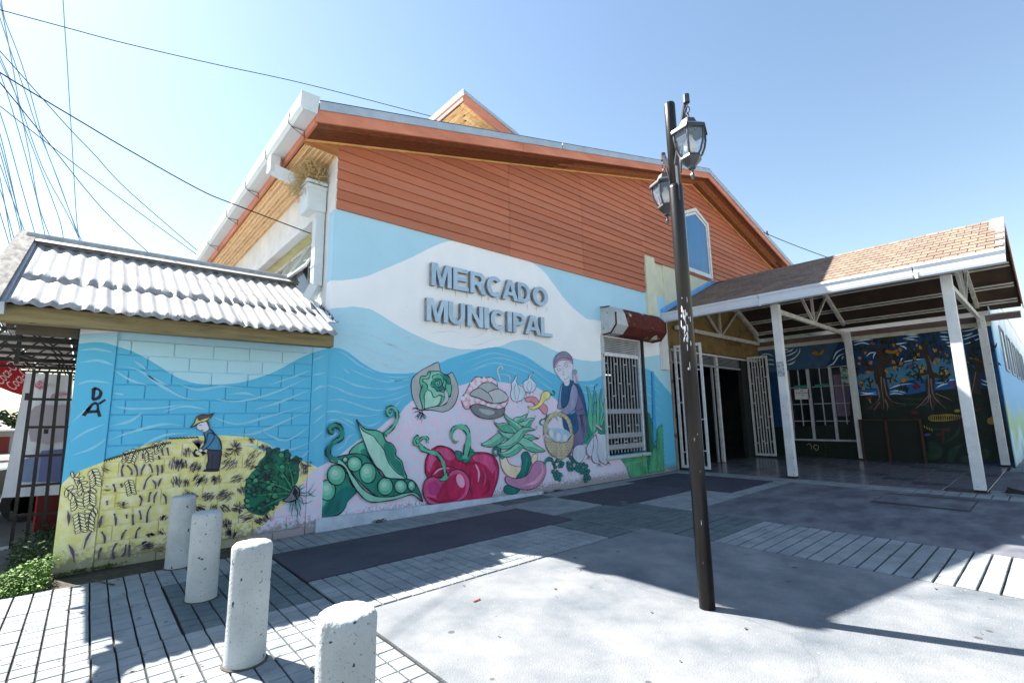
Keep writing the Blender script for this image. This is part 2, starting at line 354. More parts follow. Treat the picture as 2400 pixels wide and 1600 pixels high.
field(6.64,6.36,9.15,6.82,.14,.15,.011,.012,TLIGHT); field(9.17,6.62,11.75,6.82,.14,.2,.011,.012,TLIGHT)
field(1.68,3.86,4.95,4.85,.137,.14,.013,.012,TLIGHT); field(4.97,3.86,5.42,4.85,.14,.14,.013,.012,TGREEN); field(5.44,3.4,7.14,5.25,.14,.14,.013,.013,TGREEN)
field(7.16,3.98,9.15,4.94,.14,.14,.013,.013,TLIGHT); field(9.17,3.98,11.3,4.27,.14,.14,.013,.013,TLIGHT)
field(5.68,2.9,7.14,3.38,.24,.14,.007,.016,TGREEN); field(5.68,-3.3,7.14,2.9,.24,.14,.006,.017,TLIGHT)
field(11.32,-3.3,11.9,6.6,.28,.2,.012,.016,TLIGHT); field(11.92,.55,12.48,1.02,.2,.2,.008,.01,TLIGHT); field(16.42,-2,17.28,.98,.2,.2,.008,.01,TLIGHT)
# polished floor under the canopy
pol = []
for i in range(10):
    for j in range(10):
        x = 11.92+.585*i; y = 1.04+.585*j
        if x < 17.7: pol.append((x+.29, min(y+.29, 6.8), .58, .578, POL1 if (i*7+j*3) % 5 else POL2))
Cw = Vector((0,0,CAMZ))
def vis(x, y):
    d = Vector((x,y,0))-Cw; z = d.dot(_f)
    if z < .5: return False
    u = 1200+FOC*d.dot(CR)/z; v = 800-FOC*d.dot(CU)/z
    return -60 < u < 2460 and -60 < v < 1660
def scr(t): d = Vector((t[0],t[1],0))-Cw; return t[2]*t[3]/(d.length**3)
tiles = [t for t in tiles if vis(t[0], t[1])]
tiles.sort(key=scr, reverse=True)
cache = {}
def tilemesh(w_, h_, m):
    key = (round(w_,3), round(h_,3), m.name)
    if key not in cache:
        k = MB(); k.box((-w_/2,-h_/2,-.045), (w_/2,h_/2,0), m, .0035); me = bpy.data.meshes.new('paving_tile')
        me.from_pydata(k.v, [], k.f); me.materials.append(m); cache[key] = me
    return cache[key]
for t in tiles[:300]:
    inst(tilemesh(*t[2:]), 'paving_tile', (t[0], t[1], random.uniform(-.003,.001)), pv, rot=(random.uniform(-.008,.008), random.uniform(-.008,.008), random.uniform(-.004,.004)))
k = MB()
for x,y,w_,h_,m in tiles[300:]:
    dz = random.uniform(-.003,.001); k.box((x-w_/2,y-h_/2,-.045+dz), (x+w_/2,y+h_/2,dz), m, .003)
k.build('paving_tiles', pv, kind='stuff')
me_p = {}
for x,y,w_,h_,m in pol: inst(tilemesh(w_,h_,m), 'floor_tile', (x,y,.0), pv)
# weathered side pavement and kerb beyond the block wall
sp = mat('worn_sidewalk', (.17,.15,.14), (.10,.09,.085), scale=2.2, rough=.95, bump=.8, bscale=25, detail=9)
sw = empty('side_pavement', (-2,8,0), kind='structure')
for i in range(3):
    for j in range(4): bx('pavement_slab', (-.7-1.15*(j+1)+.01+.55,6.33+.82*i,-.08), (-.7-1.15*j+.55-.01,6.33+.82*(i+1)-.012,-.008-.004*((i+j)%3)), sp, sw, .006)
for i in range(6): bx('kerb_stone', (-6+i*1.0,8.8,-.15), (-5.01+i*1.0,8.94,.0), mat('kerb', (.5,.5,.48), scale=4, rough=.9), sw, .01)
bx('soil_strip', (-.16,6.325,-.08), (2.4,9,-.008), mat('dark_soil', (.05,.045,.035), (.09,.08,.06), scale=6, rough=1, bump=.8), sw)
# ================================================================ market building
MBd = empty('market_building', (2.52, WY, 0), label='main market hall with painted mural wall, orange board gable and silver letters', cat='building')
WHITE = mat('white_render', (.78,.78,.76), (.66,.66,.65), scale=2, rough=.7, bump=.2, spots=[(9,.76,(.5,.49,.45))])
CREAM = mat('cream_render', (.72,.72,.55), (.62,.62,.47), scale=2, rough=.7, bump=.2)
XR = 11.75
wl = MB()   # front wall with its window and entrance openings
for a, b_ in (((2.52,WY,0),(8.87,WY+.18,4.66)), ((8.87,WY,0),(10.4,WY+.18,.56)), ((8.87,WY,3.3),(10.4,WY+.18,4.66)), ((10.4,WY,0),(XR,WY+.18,4.66))): wl.box(a, b_, MUR)
wl.build('mural_wall', MBd)
PL = mat('plinth_paint', lin((.80,.84,.9)), lin((.66,.71,.79)), scale=3, rough=.7, bump=.3, spots=[(14,.72,(.35,.33,.33))])
za = aty(6.79,'D',95,565).z; zb = .045; k = MB(); k.prism([(2.43,6.79,-.03),(6.75,6.79,-.03),(6.75,6.79,zb),(2.43,6.79,za)], (0,.0595,0), PL); k.build('plinth', MBd)
bx('upper_wall', (XR,WY,3.3), (25.2,WY+.18,5.6), CREAM, MBd); bx('upper_wall', (2.52,WY+.03,4.66), (XR,WY+.18,5.5), CREAM, MBd)
bx('pilaster', (10.8,WY-.06,4.05), (11.24,WY-.0,5.68), CREAM, MBd, .01)
g = MB(); zr = lambda x: 5.56+.262*(min(x,2*13.75-x)-2.03)      # soffit line of the rake
g.prism([(2.52,WY+.04,5.5),(25.2,WY+.04,5.5),(25.2,WY+.04,zr(25.2)),(13.75,WY+.04,zr(13.75)),(2.52,WY+.04,zr(2.52))], (0,.14,0), CREAM); g.build('gable_wall', MBd)
# clapboards, one object each
SID = [mat('siding_%d' % i, c, tuple(v*.86 for v in c), scale=2.5, rough=.62, bump=.25, stretch=(.35,1,4), world=True, detail=9, lo=.3, hi=.72, spots=[(50,.745,(.6,.45,.38))]) for i, c in enumerate([lin((.755,.47,.355)), lin((.74,.47,.365)), lin((.775,.49,.375)), lin((.72,.445,.335)), lin((.765,.495,.39))])]
def clip(poly, a, b_, c):   # keep a*x+b*z<=c
    out = []
    for i in range(len(poly)):
        p, q = poly[i], poly[(i+1)%len(poly)]; dp = a*p[0]+b_*p[1]-c; dq = a*q[0]+b_*q[1]-c
        if dp <= 0: out.append(p)
        if dp*dq < 0: t = dp/(dp-dq); out.append((p[0]+(q[0]-p[0])*t, p[1]+(q[1]-p[1])*t))
    return out
ph = .1605; z0 = 4.64; row = 0
gw0 = (13.0, 14.62, 5.62, 7.9)
while z0 < 8.62:
    z1 = z0+ph; xs = [2.54, 6.02, 8.28, 10.75, 13.7, 16.4, 19.2, 22.0, 25.1] if row % 2 == 0 else [2.54, 6.03, 8.29, 10.9, 14.9, 16.9, 19.0, 22.0, 25.1]
    if z1 > zr(6)+.1: xs[1] = 6.02
    for i in range(len(xs)-1):
        if z0 < 5.5 and xs[i] >= 10.7: continue
        xa = xs[i]+.004; xb = xs[i+1]-.004
        po = [(xa,z0),(xb,z0),(xb,z1+.01),(xa,z1+.01)]
        po = clip(po, -.262, 1, 5.56-.262*2.03-.012); po = clip(po, .262, 1, 5.56+.262*(27.5-2.03)-.012)
        if len(po) < 3 or xa > 20: continue
        yo = lambda z: WY-.004-.034*(1-(z-z0)/(z1-z0))
        k = MB(); n = len(po); vs = [(x, yo(z), z) for x, z in po]+[(x, WY+.03, z) for x, z in po]
        k.add(vs, [tuple(range(n)), tuple(range(2*n-1,n-1,-1))]+[((j+1)%n, j, j+n, (j+1)%n+n) for j in range(n)], random.choice(SID)); k.build('siding_board', MBd)
    z0 = z1; row += 1
# side wall (left), with deep window bay
SX = 2.52
s = MB()
for a, b_ in (((SX,WY+.18,0),(SX+.3,24,3.45)), ((SX,WY+.18,4.66),(SX+.3,24,5.5)), ((SX,WY+.18,3.45),(SX+.3,7.35,4.66)), ((SX,11.9,3.45),(SX+.3,24,4.66))): s.box(a, b_, WHITE)
s.build('side_wall', MBd)
bx('corner_strip', (SX-.004,WY-.012,4.62), (SX+.03,WY+.2,5.52), WHITE, MBd)
bx('window_lintel', (SX-.16,7.2,4.56), (SX-.001,13,4.72), WHITE, MBd, .01)
bx('window_reveal', (SX+.002,7.35,4.60), (SX+.28,11.9,4.658), mat('reveal_cream', lin((.93,.91,.68)), scale=3), MBd)
FRM = mat('white_metal_frame', (.75,.76,.76), (.6,.62,.63), scale=6, rough=.45)
GLS = mat('window_glass_dark', (.012,.018,.022), (.008,.012,.016), scale=2, rough=.1, spec=.35)
wf = empty('side_window', (SX+.2,9,3.5), MBd)
fr = MB(); bx('window_glass', (SX+.26,7.36,3.46), (SX+.27,11.89,4.6), GLS, wf)
for y in (7.36, 8.45, 9.6, 10.75, 11.84): fr.box((SX+.19,y,3.46), (SX+.25,y+.06,4.6), FRM)
fr.box((SX+.19,7.36,4.53), (SX+.25,11.9,4.595), FRM); fr.box((SX+.19,7.36,3.46), (SX+.25,11.9,3.52), FRM); fr.build('window_frame', wf)
for i, y in enumerate((7.5, 8.55)):    # top-hung panes pushed open
    k = MB(); a = Vector((SX+.17,y,4.5)); o_ = Vector((-.34,0,-.62))
    k.bar(a, a+o_, .05, .03, FRM, up=(1,0,0)); k.bar(a+Vector((0,.9,0)), a+Vector((0,.9,0))+o_, .05, .03, FRM, up=(1,0,0)); k.bar(a+o_, a+o_+Vector((0,.9,0)), .05, .03, FRM); k.bar(a, a+Vector((0,.9,0)), .05, .03, FRM)
    k.bar(a+Vector((0,.1,-.35)), a+o_+Vector((0,.1,.1)), .02, .01, FRM); k.build('window_sash', wf)
    bx('x', (0,0,0),(0,0,0), GLS) if 0 else None
    k = MB(); n_ = Vector((.004,0,-.002)); k.add([a,a+o_,a+o_+Vector((0,.9,0)),a+Vector((0,.9,0)), a+n_*2,a+o_+n_*2,a+o_+Vector((0,.9,0))+n_*2,a+Vector((0,.9,0))+n_*2], [(0,1,2,3),(7,6,5,4),(0,4,5,1),(2,6,7,3)], mat('pale_glass', (.35,.45,.5), (.25,.33,.38), scale=2, rough=.1, spec=.7)); k.build('window_pane', wf)
# ---- roof, rakes and eaves
ZINC = mat('zinc_roof', (.42,.45,.48), (.3,.33,.36), scale=1.5, rough=.45, metal=.3, stretch=(.3,3,1))
CAP = mat('grey_blue_flashing', (.45,.52,.58), (.36,.43,.5), scale=3, rough=.45, metal=.25)
FAS = mat('orange_fascia', lin((.84,.55,.44)), lin((.75,.46,.36)), scale=2, rough=.6, bump=.2, stretch=(.5,.5,2), spots=[(30,.77,(.6,.5,.45))])
YF, XE, OV = 6.27, 2.0, .28
top = lambda x: zr(x)+OV
k = MB()
for sg in (0, 1):
    xa, xb = (XE-.05, 13.75) if sg == 0 else (13.75, 25.55)
    k.add([(xa,YF-.03,top(xa)-.06),(xb,YF-.03,top(xb)-.06),(xb,24,top(xb)-.06),(xa,24,top(xa)-.06),(xa,YF-.03,top(xa)),(xb,YF-.03,top(xb)),(xb,24,top(xb)),(xa,24,top(xa))],
     [(3,2,1,0),(4,5,6,7),(0,1,5,4),(1,2,6,5),(2,3,7,6),(3,0,4,7)], ZINC)
k.build('roof', MBd)
for xa, xb in ((XE,5.9),(5.9,9.9),(9.9,13.75),(13.75,17.6),(17.6,21.5),(21.5,25.5)):   # barge boards and their metal caps
    k = MB(); k.prism([(xa,YF-.035,zr(xa)-.015),(xb-.006,YF-.035,zr(xb)-.015),(xb-.006,YF-.035,top(xb)-.1),(xa,YF-.035,top(xa)-.1)], (0,.035,0), FAS); k.build('fascia_board', MBd)
for xa, xb in ((XE+.03,7.0),(7.02,13.75),(13.75,20.0),(20.02,25.5)):
    k = MB(); k.prism([(xa,YF-.06,top(xa)-.125),(xb,YF-.06,top(xb)-.125),(xb,YF-.06,top(xb)+.015),(xa,YF-.06,top(xa)+.015)], (0,.024,0), CAP)
    k.prism([(xa,YF-.06,top(xa)+.004),(xb,YF-.06,top(xb)+.004),(xb,YF-.06,top(xb)+.02),(xa,YF-.06,top(xa)+.02)], (0,.3,0), CAP); k.build('roof_flashing', MBd)
WD = [mat('soffit_wood_%d' % i, c, tuple(v*.4 for v in c), scale=5, rough=.5, stretch=(.5,7,7), bump=.2, lo=.3, hi=.68) for i, c in enumerate([(.34,.115,.045), (.48,.19,.07), (.24,.075,.03), (.62,.27,.10)])]
WDL = [mat('eave_wood_%d' % i, c, c2, scale=4, rough=.5, stretch=(9,1,9), bump=.2, c3=tuple(v*.92 for v in c)) for i, (c, c2) in enumerate([((.86,.52,.22),(.55,.25,.07)), ((.8,.48,.2),(.5,.22,.07)), ((.9,.6,.28),(.6,.3,.1))])]
nb = 6; yb = [YF+(WY-.02-YF)*i/nb for i in range(nb+1)]
for i in range(nb):
    for xa, xb in ((XE+.03,7.7-.4*(i%2)),(7.7-.4*(i%2),13.75),(13.75,19.4+.3*(i%2)),(19.4+.3*(i%2),25.4)):
        k = MB(); k.prism([(xa+.002,yb[i]+.003,zr(xa)),(xb-.002,yb[i]+.003,zr(xb)),(xb-.002,yb[i]+.003,zr(xb)+.02),(xa+.002,yb[i]+.003,zr(xa)+.02)], (0,yb[i+1]-yb[i]-.006,0), random.choice(WD)); k.build('soffit_board', MBd)
YL = mat('yellow_trim', (.85,.5,.2), (.7,.36,.12), scale=3, rough=.5)
for xa, xb in ((XE+.04,13.75),(13.75,25.3)):
    k = MB(); k.prism([(xa,WY-.065,zr(xa)-.035),(xb,WY-.065,zr(xb)-.035),(xb,WY-.065,zr(xb)-.004),(xa,WY-.065,zr(xa)-.004)], (0,.03,0), YL); k.build('trim_strip', MBd)
k = MB(); k.prism([(XE+.04,WY-.03,5.5),(2.545,WY-.03,5.47),(2.545,WY-.03,zr(2.5)),(XE+.04,WY-.03,zr(XE+.04))], (0,.02,0), WD[3]); k.build('eave_end_board', MBd)
for i in range(7):
    xa = XE+.05+(SX-XE-.05)*i/7; xb = XE+.05+(SX-XE-.05)*(i+1)/7
    zz = 5.50-.006*i
    bx('eave_board', (xa+.003,WY-.02,zz), (xb-.003,15,zz+.02), WDL[i%3], MBd); bx('eave_board', (xa+.003,15.01,zz), (xb-.003,24,zz+.02), WDL[(i+1)%3], MBd)
    if i: bx('eave_batten', (xa-.008,WY-.02,zz-.009), (xa+.006,24,zz+.003), mat('pale_batten', (.95,.8,.6), scale=4), MBd)
bx('eave_fascia', (XE,YF+.02,5.52), (XE+.035,24,5.75), FAS, MBd)
GUT = mat('gutter_metal', (.66,.71,.73), (.54,.6,.63), scale=1.5, rough=.5, stretch=(1,.4,1))
k = MB(); gx = XE-.22
k.add([(x,y,z) for y in (YF-.06,24) for x,z in ((gx,5.86),(gx,5.69),(gx+.04,5.63),(XE-.002,5.63),(XE-.002,5.9),(XE-.015,5.9),(XE-.015,5.65),(gx+.045,5.65),(gx+.014,5.70),(gx+.014,5.86))],
    [tuple(range(9,-1,-1)), tuple(range(10,20))]+[(i,(i+1)%10,(i+1)%10+10,i+10) for i in range(10)], GUT)
k.prism([(gx,YF-.065,5.69),(gx+.04,YF-.065,5.63),(XE,YF-.065,5.63),(XE+.03,YF-.065,5.9),(gx-.0,YF-.065,5.89)], (0,.01,0), GUT); gu = k.build('roof_gutter', MBd)
BLM = mat('black_metal', (.02,.02,.022), (.035,.033,.03), scale=8, rough=.45, metal=.3)
for y in (6.7,7.9,9.2,10.8,12.8,15.3):
    k = MB(); k.tube([(gx+.0,y,5.84),(gx-.012,y,5.66),(gx+.04,y,5.617),(XE-.01,y,5.617),(XE-.006,y,5.5)], .006, BLM, 5); k.tube([(gx+.03,y,5.617),(XE-.006,y,5.53)], .005, BLM, 5); k.build('gutter_bracket', gu)
dp = empty('downpipe', (2.45,7.0,3), MBd)
k = MB(); k.box((XE-.2,7.66,5.36),(XE-.06,7.86,5.63), GUT, .006); k.bar((XE-.13,7.76,5.42),(2.37,7.44,5.14), .17, .15, GUT); k.build('pipe_elbow', dp)
k = MB(); k.box((2.22,7.14,4.66),(2.5,7.5,5.04), GUT, .012); k.box((2.2,7.12,5.01),(2.505,7.52,5.07), GUT, .008); k.box((2.19,7.11,5.09),(2.505,7.53,5.14), GUT, .008); k.build('rain_hopper', dp)
k = MB(); k.box((2.37,7.17,3.5),(2.5,7.32,4.66), GUT, .006); k.box((2.36,7.16,3.79),(2.505,7.33,3.815), GUT); k.bar((2.44,7.24,3.52),(2.36,7.32,3.3), .15, .13, GUT); k.build('pipe_shaft', dp)
# raised lantern roof behind the rake
LR = empty('roof_lantern', (6,8,6.5), MBd); a = aty(6.95,'E',1010,42); LZ = a.z; LX = a.x
zl = lambda x: LZ-.255*(x-LX)
k = MB(); k.prism([(LX,6.95,zl(LX)-.07),(9.6,6.95,zl(9.6)-.07),(9.6,6.95,zl(9.6)),(LX,6.95,zl(LX))], (0,7,0), ZINC); k.build('lantern_roof', LR)
k = MB(); k.prism([(LX,6.92,zl(LX)-.26),(9.6,6.92,zl(9.6)-.26),(9.6,6.92,zl(9.6)-.05),(LX,6.92,zl(LX)-.05)], (0,.03,0), FAS); k.box((LX-.03,6.93,LZ-.2),(LX-.001,14,LZ-.09), FAS); k.build('lantern_fascia', LR)
k = MB(); k.box((LX-.05,6.9,LZ-.09),(LX-.03,14,LZ+.02), WHITE); k.prism([(LX-.03,6.895,zl(LX)-.05),(9.6,6.895,zl(9.6)-.05),(9.6,6.895,zl(9.6)+.02),(LX-.03,6.895,LZ+.02)], (0,.024,0), CAP); k.build('lantern_cap', LR)
for i in range(6):
    k = MB(); q = .11*i; k.prism([(LX+q,6.955+q,zl(LX+q)-.24),(9.5,6.955+q,zl(9.5)-.24),(9.5,6.955+q,zl(9.5)-.22),(LX+q,6.955+q,zl(LX+q)-.22)], (0,.104,0), WDL[i%3])
    k.box((LX+q,6.955+q+.104,LZ-.25),(LX+q+.104,13.9,LZ-.232), WDL[(i+1)%3]); k.build('lantern_board', LR)
bx('lantern_wall', (LX+.66,7.62,6), (9.4,13.9,LZ-.5), WHITE, LR)
# gable window
def gp(x, y): return aty(WY-.03, 'V', x, y)
ap = gp(322,630); sh = gp(466,812); br = gp(515,1250); tx = ap.x; hw = sh.x-tx+.02
ox = [(tx-hw,5.66),(tx+hw,5.66),(tx+hw,sh.z),(tx,ap.z),(tx-hw,sh.z)]
GW = empty('gable_window', (tx,WY,6), MBd)
def ring(o_, d):
    cx = sum(p[0] for p in o_)/5; cz = sum(p[1] for p in o_)/5
    return [(p[0]+(cx-p[0])/abs(cx-p[0])*d if abs(cx-p[0]) > .01 else p[0], p[1]+(cz-p[1])/abs(cz-p[1])*d*(1.5 if abs(cx-p[0]) < .01 else 1)) for p in o_]
for i, (d0, d1, yy) in enumerate(((0,.07,-.1),(.08,.135,-.07))):
    A = ring(ox, d0); B_ = ring(ox, d1); k = MB(); n = 5
    vs = [(x,WY+yy,z) for x,z in A]+[(x,WY+yy,z) for x,z in B_]+[(x,WY-.02,z) for x,z in A]+[(x,WY-.02,z) for x,z in B_]; fs = []
    for j in range(n):
        q = (j+1)%n; fs += [(j,q,q+n,j+n),(j+n,q+n,q+3*n,j+3*n),(q,j,j+2*n,q+2*n)]
    k.add(vs, fs, FRM); k.build('window_frame', GW)
k = MB(); k.prism([(x,WY-.045,z) for x,z in ring(ox,.125)], (0,.01,0), mat('sky_reflection_glass', (.03,.19,.42), (.025,.14,.34), scale=.8, rough=.08, spec=.7)); k.build('window_glass', GW)  # sky reflection put into the blue base colour of the glass
# shutter box + barred window
RUST = mat('rusty_metal', (.12,.022,.014), (.36,.13,.04), scale=4, rough=.8, bump=.5, stretch=(.8,1,1.6), lo=.4, hi=.72, c3=(.07,.015,.012), detail=10, spots=[(2.4,.625,(.42,.40,.33))])
GRYP = mat('chalky_metal', (.5,.56,.57), (.42,.47,.48), scale=4, rough=.6, spots=[(12,.66,(.25,.1,.04))])
sb = empty('shutter_box', (9.8,6.6,3.3), MBd); XL, XRr = 8.86, 10.95
sec = [(WY-.002,3.98),(6.58,3.96),(6.42,3.80),(6.42,3.52),(6.58,3.34),(WY-.002,3.32)]
k = MB(); n = len(sec); vs = [(x,y,z) for x in (XL+.42,XRr) for y,z in sec]; k.add(vs, [(i,(i+1)%n,(i+1)%n+n,i+n)[::-1] for i in range(n)], RUST); k.build('shutter_hood', sb)
k = MB(); vs = [(x+(.07*math.sin(i*2.3) if x > XL else 0),y,z) for x in (XL,XL+.42) for i,(y,z) in enumerate(sec)]; k.add([(v[0],v[1]-(.002 if 0 < j%n < n-1 else 0),v[2]) for j,v in enumerate(vs)], [(i,(i+1)%n,(i+1)%n+n,i+n)[::-1] for i in range(n)], GRYP); k.build('hood_sleeve', sb)
for x, nm in ((XL-.012,'hood_end'),(XRr,'hood_end')):
    k = MB(); k.prism([(x,y,z) for y,z in sec], (.012,0,0), GRYP)
    for i in range(n-1): k.bar((x+.004,sec[i][0],sec[i][1]),(x+.004,sec[i+1][0],sec[i+1][1]), .03, .025, RUST if i != 1 else GRYP, up=(1,0,0))
    k.build(nm, sb)
SW = empty('shop_window', (9.6,WY,.56), MBd)
BARS = mat('bar_silver', (.42,.45,.47), (.3,.32,.34), scale=9, rough=.5)
BARG = mat('bar_grey', (.36,.38,.42), (.28,.3,.34), scale=6, rough=.5); BARW = mat('bar_white', (.72,.73,.74), (.55,.56,.58), scale=9, rough=.5, spots=[(30,.7,(.2,.1,.06))])
k = MB(); k.box((8.8,WY-.05,.5),(8.87,WY+.1,3.32), GRYP); k.box((10.41,WY-.04,.5),(10.5,WY+.1,3.32), BLM); k.box((8.78,WY-.07,.48),(10.5,WY+.08,.555), GRYP, .01); k.build('window_frame', SW)
for i in range(9): bx('louvre_slat', (8.88,WY+.0-.0,2.93+.043*i), (10.2,WY+.05,2.955+.043*i), mat('louvre_grey', (.5,.5,.5), (.3,.3,.3), scale=3, rough=.5), SW)
bx('head_rail', (8.88,WY-.03,2.84), (10.25,WY+.05,2.92), BARW, SW)
xs = [8.93+.125*i for i in range(11)]
for i, x in enumerate(xs): bx('window_bar', (x,WY+.02,.6), (x+.022,WY+.045,2.84), BARS, SW)
rr = random.Random(3)
for i in range(10):
    for z in ([2.66,1.2] if i%3 == 0 else [2.2] if i%3 == 1 else [1.9,.84]): bx('cross_bar', (xs[i]+.022,WY+.024,z), (xs[i+1],WY+.042,z+.03), BARS, SW)
for z in (1.56,1.0,.75): bx('band', (8.88,WY-.005,z-.06), (10.28,WY+.019,z+.05), BARG, SW)
bx('door_edge', (10.3,WY-.01,.6), (10.36,WY+.04,2.9), BARW, SW)
# hall interior
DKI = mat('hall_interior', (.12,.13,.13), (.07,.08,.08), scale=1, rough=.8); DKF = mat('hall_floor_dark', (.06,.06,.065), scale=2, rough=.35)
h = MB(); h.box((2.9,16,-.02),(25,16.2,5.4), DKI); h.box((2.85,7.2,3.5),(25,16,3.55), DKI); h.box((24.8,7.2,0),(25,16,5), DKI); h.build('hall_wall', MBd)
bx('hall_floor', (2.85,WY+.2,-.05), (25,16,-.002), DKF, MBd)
bx('counter', (14.7,9.6,0), (16.4,10.3,1.15), mat('counter', (.45,.46,.47), scale=3), MBd, .02)
bx('counter', (10.2,10.2,0), (12.4,10.9,1.0), MATS['counter'], MBd, .02)
DAYGLOW = mat('daylight_glow', (.8,.9,1), (.8,.9,1), emis=.6)  # glowing bars stand in for daylight through far openings, not lamps
for x in (14.9,17.4,20.4): bx('daylight_glow_bar', (x,13.5,3.25), (x+.6,13.6,3.29), DAYGLOW, MBd)
# entrance: ochre lintel wall, door frames
OCH = mat('ochre_wall', (.25,.17,.06), (.13,.085,.035), scale=2.5, rough=.8, lo=.3, hi=.75, spots=[(2,.60,(.12,.08,.03))])
bx('entrance_lintel', (11.76,WY-.012,3.28), (17.74,WY-.001,4.02), OCH, MBd)
g = MB(); g.prism([(11.5,WY-.012,4.02),(17.74,WY-.012,4.02),(14.7,WY-.012,5.4)], (0,.01,0), OCH); g.build('entrance_gable', MBd)
ENT = empty('entrance_front', (14,WY+.1,0), MBd)
RB = mat('rusty_jamb', (.2,.12,.09), (.35,.33,.3), scale=5, rough=.8, stretch=(1,1,.5), spots=[(10,.6,(.1,.05,.03))])
k = MB(); k.box((11.76,WY-.02,0),(11.86,WY+.2,3.27), RB); k.box((14.62,WY+.06,0),(14.72,WY+.14,3.2), BARW); k.box((14.4,WY+.12,0),(14.46,WY+.17,2.9), BARG); k.box((11.87,WY+.05,3.2),(17.7,WY+.12,3.26), BARW); k.box((11.87,WY+.05,2.86),(17.7,WY+.12,2.92), BARG); k.build('door_frame', ENT)
for i in range(6): bx('louvre_slat', (11.9,WY+.09,2.95+.042*i), (17.6,WY+.13,2.965+.042*i), BARG, ENT)
bx('side_panel', (16.3,WY+.03,0), (17.75,WY+.16,3.2), mat('dark_panel_board', (.02,.025,.025), scale=2), ENT)
def leaf(x, y0, y1, bars, parent):
    G_ = empty('gate_leaf', (x,y0,0), parent); k = MB(); t = .028; zt = 3.32
    k.box((x-t,y0,.06),(x+t,y0+.055,zt), BARW); k.box((x-t,y1-.055,.06),(x+t,y1,zt), BARW); k.box((x-t,y0+.055,.06),(x+t,y1-.055,.13), BARW); k.box((x-t,y0+.055,zt-.07),(x+t,y1-.055,zt), BARW); k.build('gate_frame', G_)
    ys = [y0+.055+(y1-y0-.11)*(i+1)/(bars+1) for i in range(bars)]
    for y in ys: bx('gate_bar', (x-.018,y-.013,.13), (x+.018,y+.013,zt-.07), BARW, G_)
    al = [y0+.055]+ys+[y1-.055]
    for i in range(len(al)-1):
        for z in ([.5,1.3,2.6] if i%3 == 0 else [.95,2.1,2.95] if i%3 == 1 else [.45,1.75,2.4]): bx('cross_bar', (x-.014,al[i]+.013,z), (x+.014,al[i+1]-.013,z+.03), BARW, G_)
    return G_
leaf(12.0, 6.05, 6.83, 5, ENT); leaf(16.75, 6.2, 6.84, 5, ENT)
bx('conduit_box', (11.3,WY-.09,2.62), (11.6,WY-.002,3.34), WHITE, MBd, .01); bx('conduit', (11.36,WY-.07,3.34), (11.6,WY-.002,4.0), WHITE, MBd, .01)
# ================================================================ low block wall with corrugated roof
AW = empty('block_wall', (1.1, WY, 0), label='low painted block wall with farmer mural under the corrugated roof', cat='wall')
bx('mortar_core', (-.12,WY,-.05), (2.515,WY+.16,2.62), MUR, AW)
bx('wall_pier', (-.14,WY-.03,-.05), (.172,WY+.17,2.6), MUR, AW, .008)
bx('wall_pier', (2.305,WY-.022,.0), (2.515,WY-.001,2.6), MUR, AW, .004)
x0, x1, cz = .178, 2.30, .1667
for r in range(15):
    z = .087-.166+cz*r
    if z+cz > 2.62: break
    xs = [x0]; x = x0+(.285 if r % 2 == 1 else .125)
    while x < x1-.06: xs.append(x); x += .40
    xs.append(x1)
    for i in range(len(xs)-1):
        k = MB(); j = random.uniform(-.0015,.0015)
        k.box((xs[i]+.006,WY-.014+j,max(z,-.03)+.006), (xs[i+1]-.006,WY+.01,z+cz-.006), MUR, .0045); k.build('wall_block', AW)
# beam and roof
OLD = mat('weathered_timber', (.26,.22,.115), (.13,.11,.07), scale=4, rough=.9, stretch=(.5,5,5), bump=.6, lo=.35, hi=.7, c3=(.2,.17,.09), spots=[(9,.70,(.05,.045,.03))])
GRY = mat('grey_timber', (.27,.265,.25), (.09,.085,.08), scale=6, rough=.95, stretch=(3,1,1), bump=.7, lo=.38, hi=.62)
DKW = mat('dark_timber', (.06,.05,.04), (.1,.085,.065), scale=5, rough=.9, stretch=(.5,5,5))
RF = empty('lean_to_roof', (1,6.6,2.6), label='corrugated white roof on an old timber beam over the block wall', cat='roof')
bx('eave_beam', (-.76,6.335,2.45), (2.40,6.48,2.612), OLD, RF, .008)
bx('rear_beam', (-.60,6.60,2.375), (-.15,6.67,2.66), DKW, RF); bx('roof_post', (-.66,6.50,2.42), (-.61,6.56,2.6), DKW, RF)
bx('fascia_infill', (-.66,6.39,2.613),(2.38,6.45,2.70), DKW, RF)
TIN = mat('white_corrugated', (.40,.405,.41), (.27,.275,.28), scale=2.2, rough=.6, stretch=(6,.8,.8), bump=.15, detail=8, spots=[(5,.68,(.2,.195,.185)),(14,.72,(.12,.115,.11))])
ey, ez = 6.29, 2.63
ry = 8.35; rz = aty(ry,'S',385,606).z-.09; xr0 = aty(ry,'S',62,556).x; xr1 = 2.49
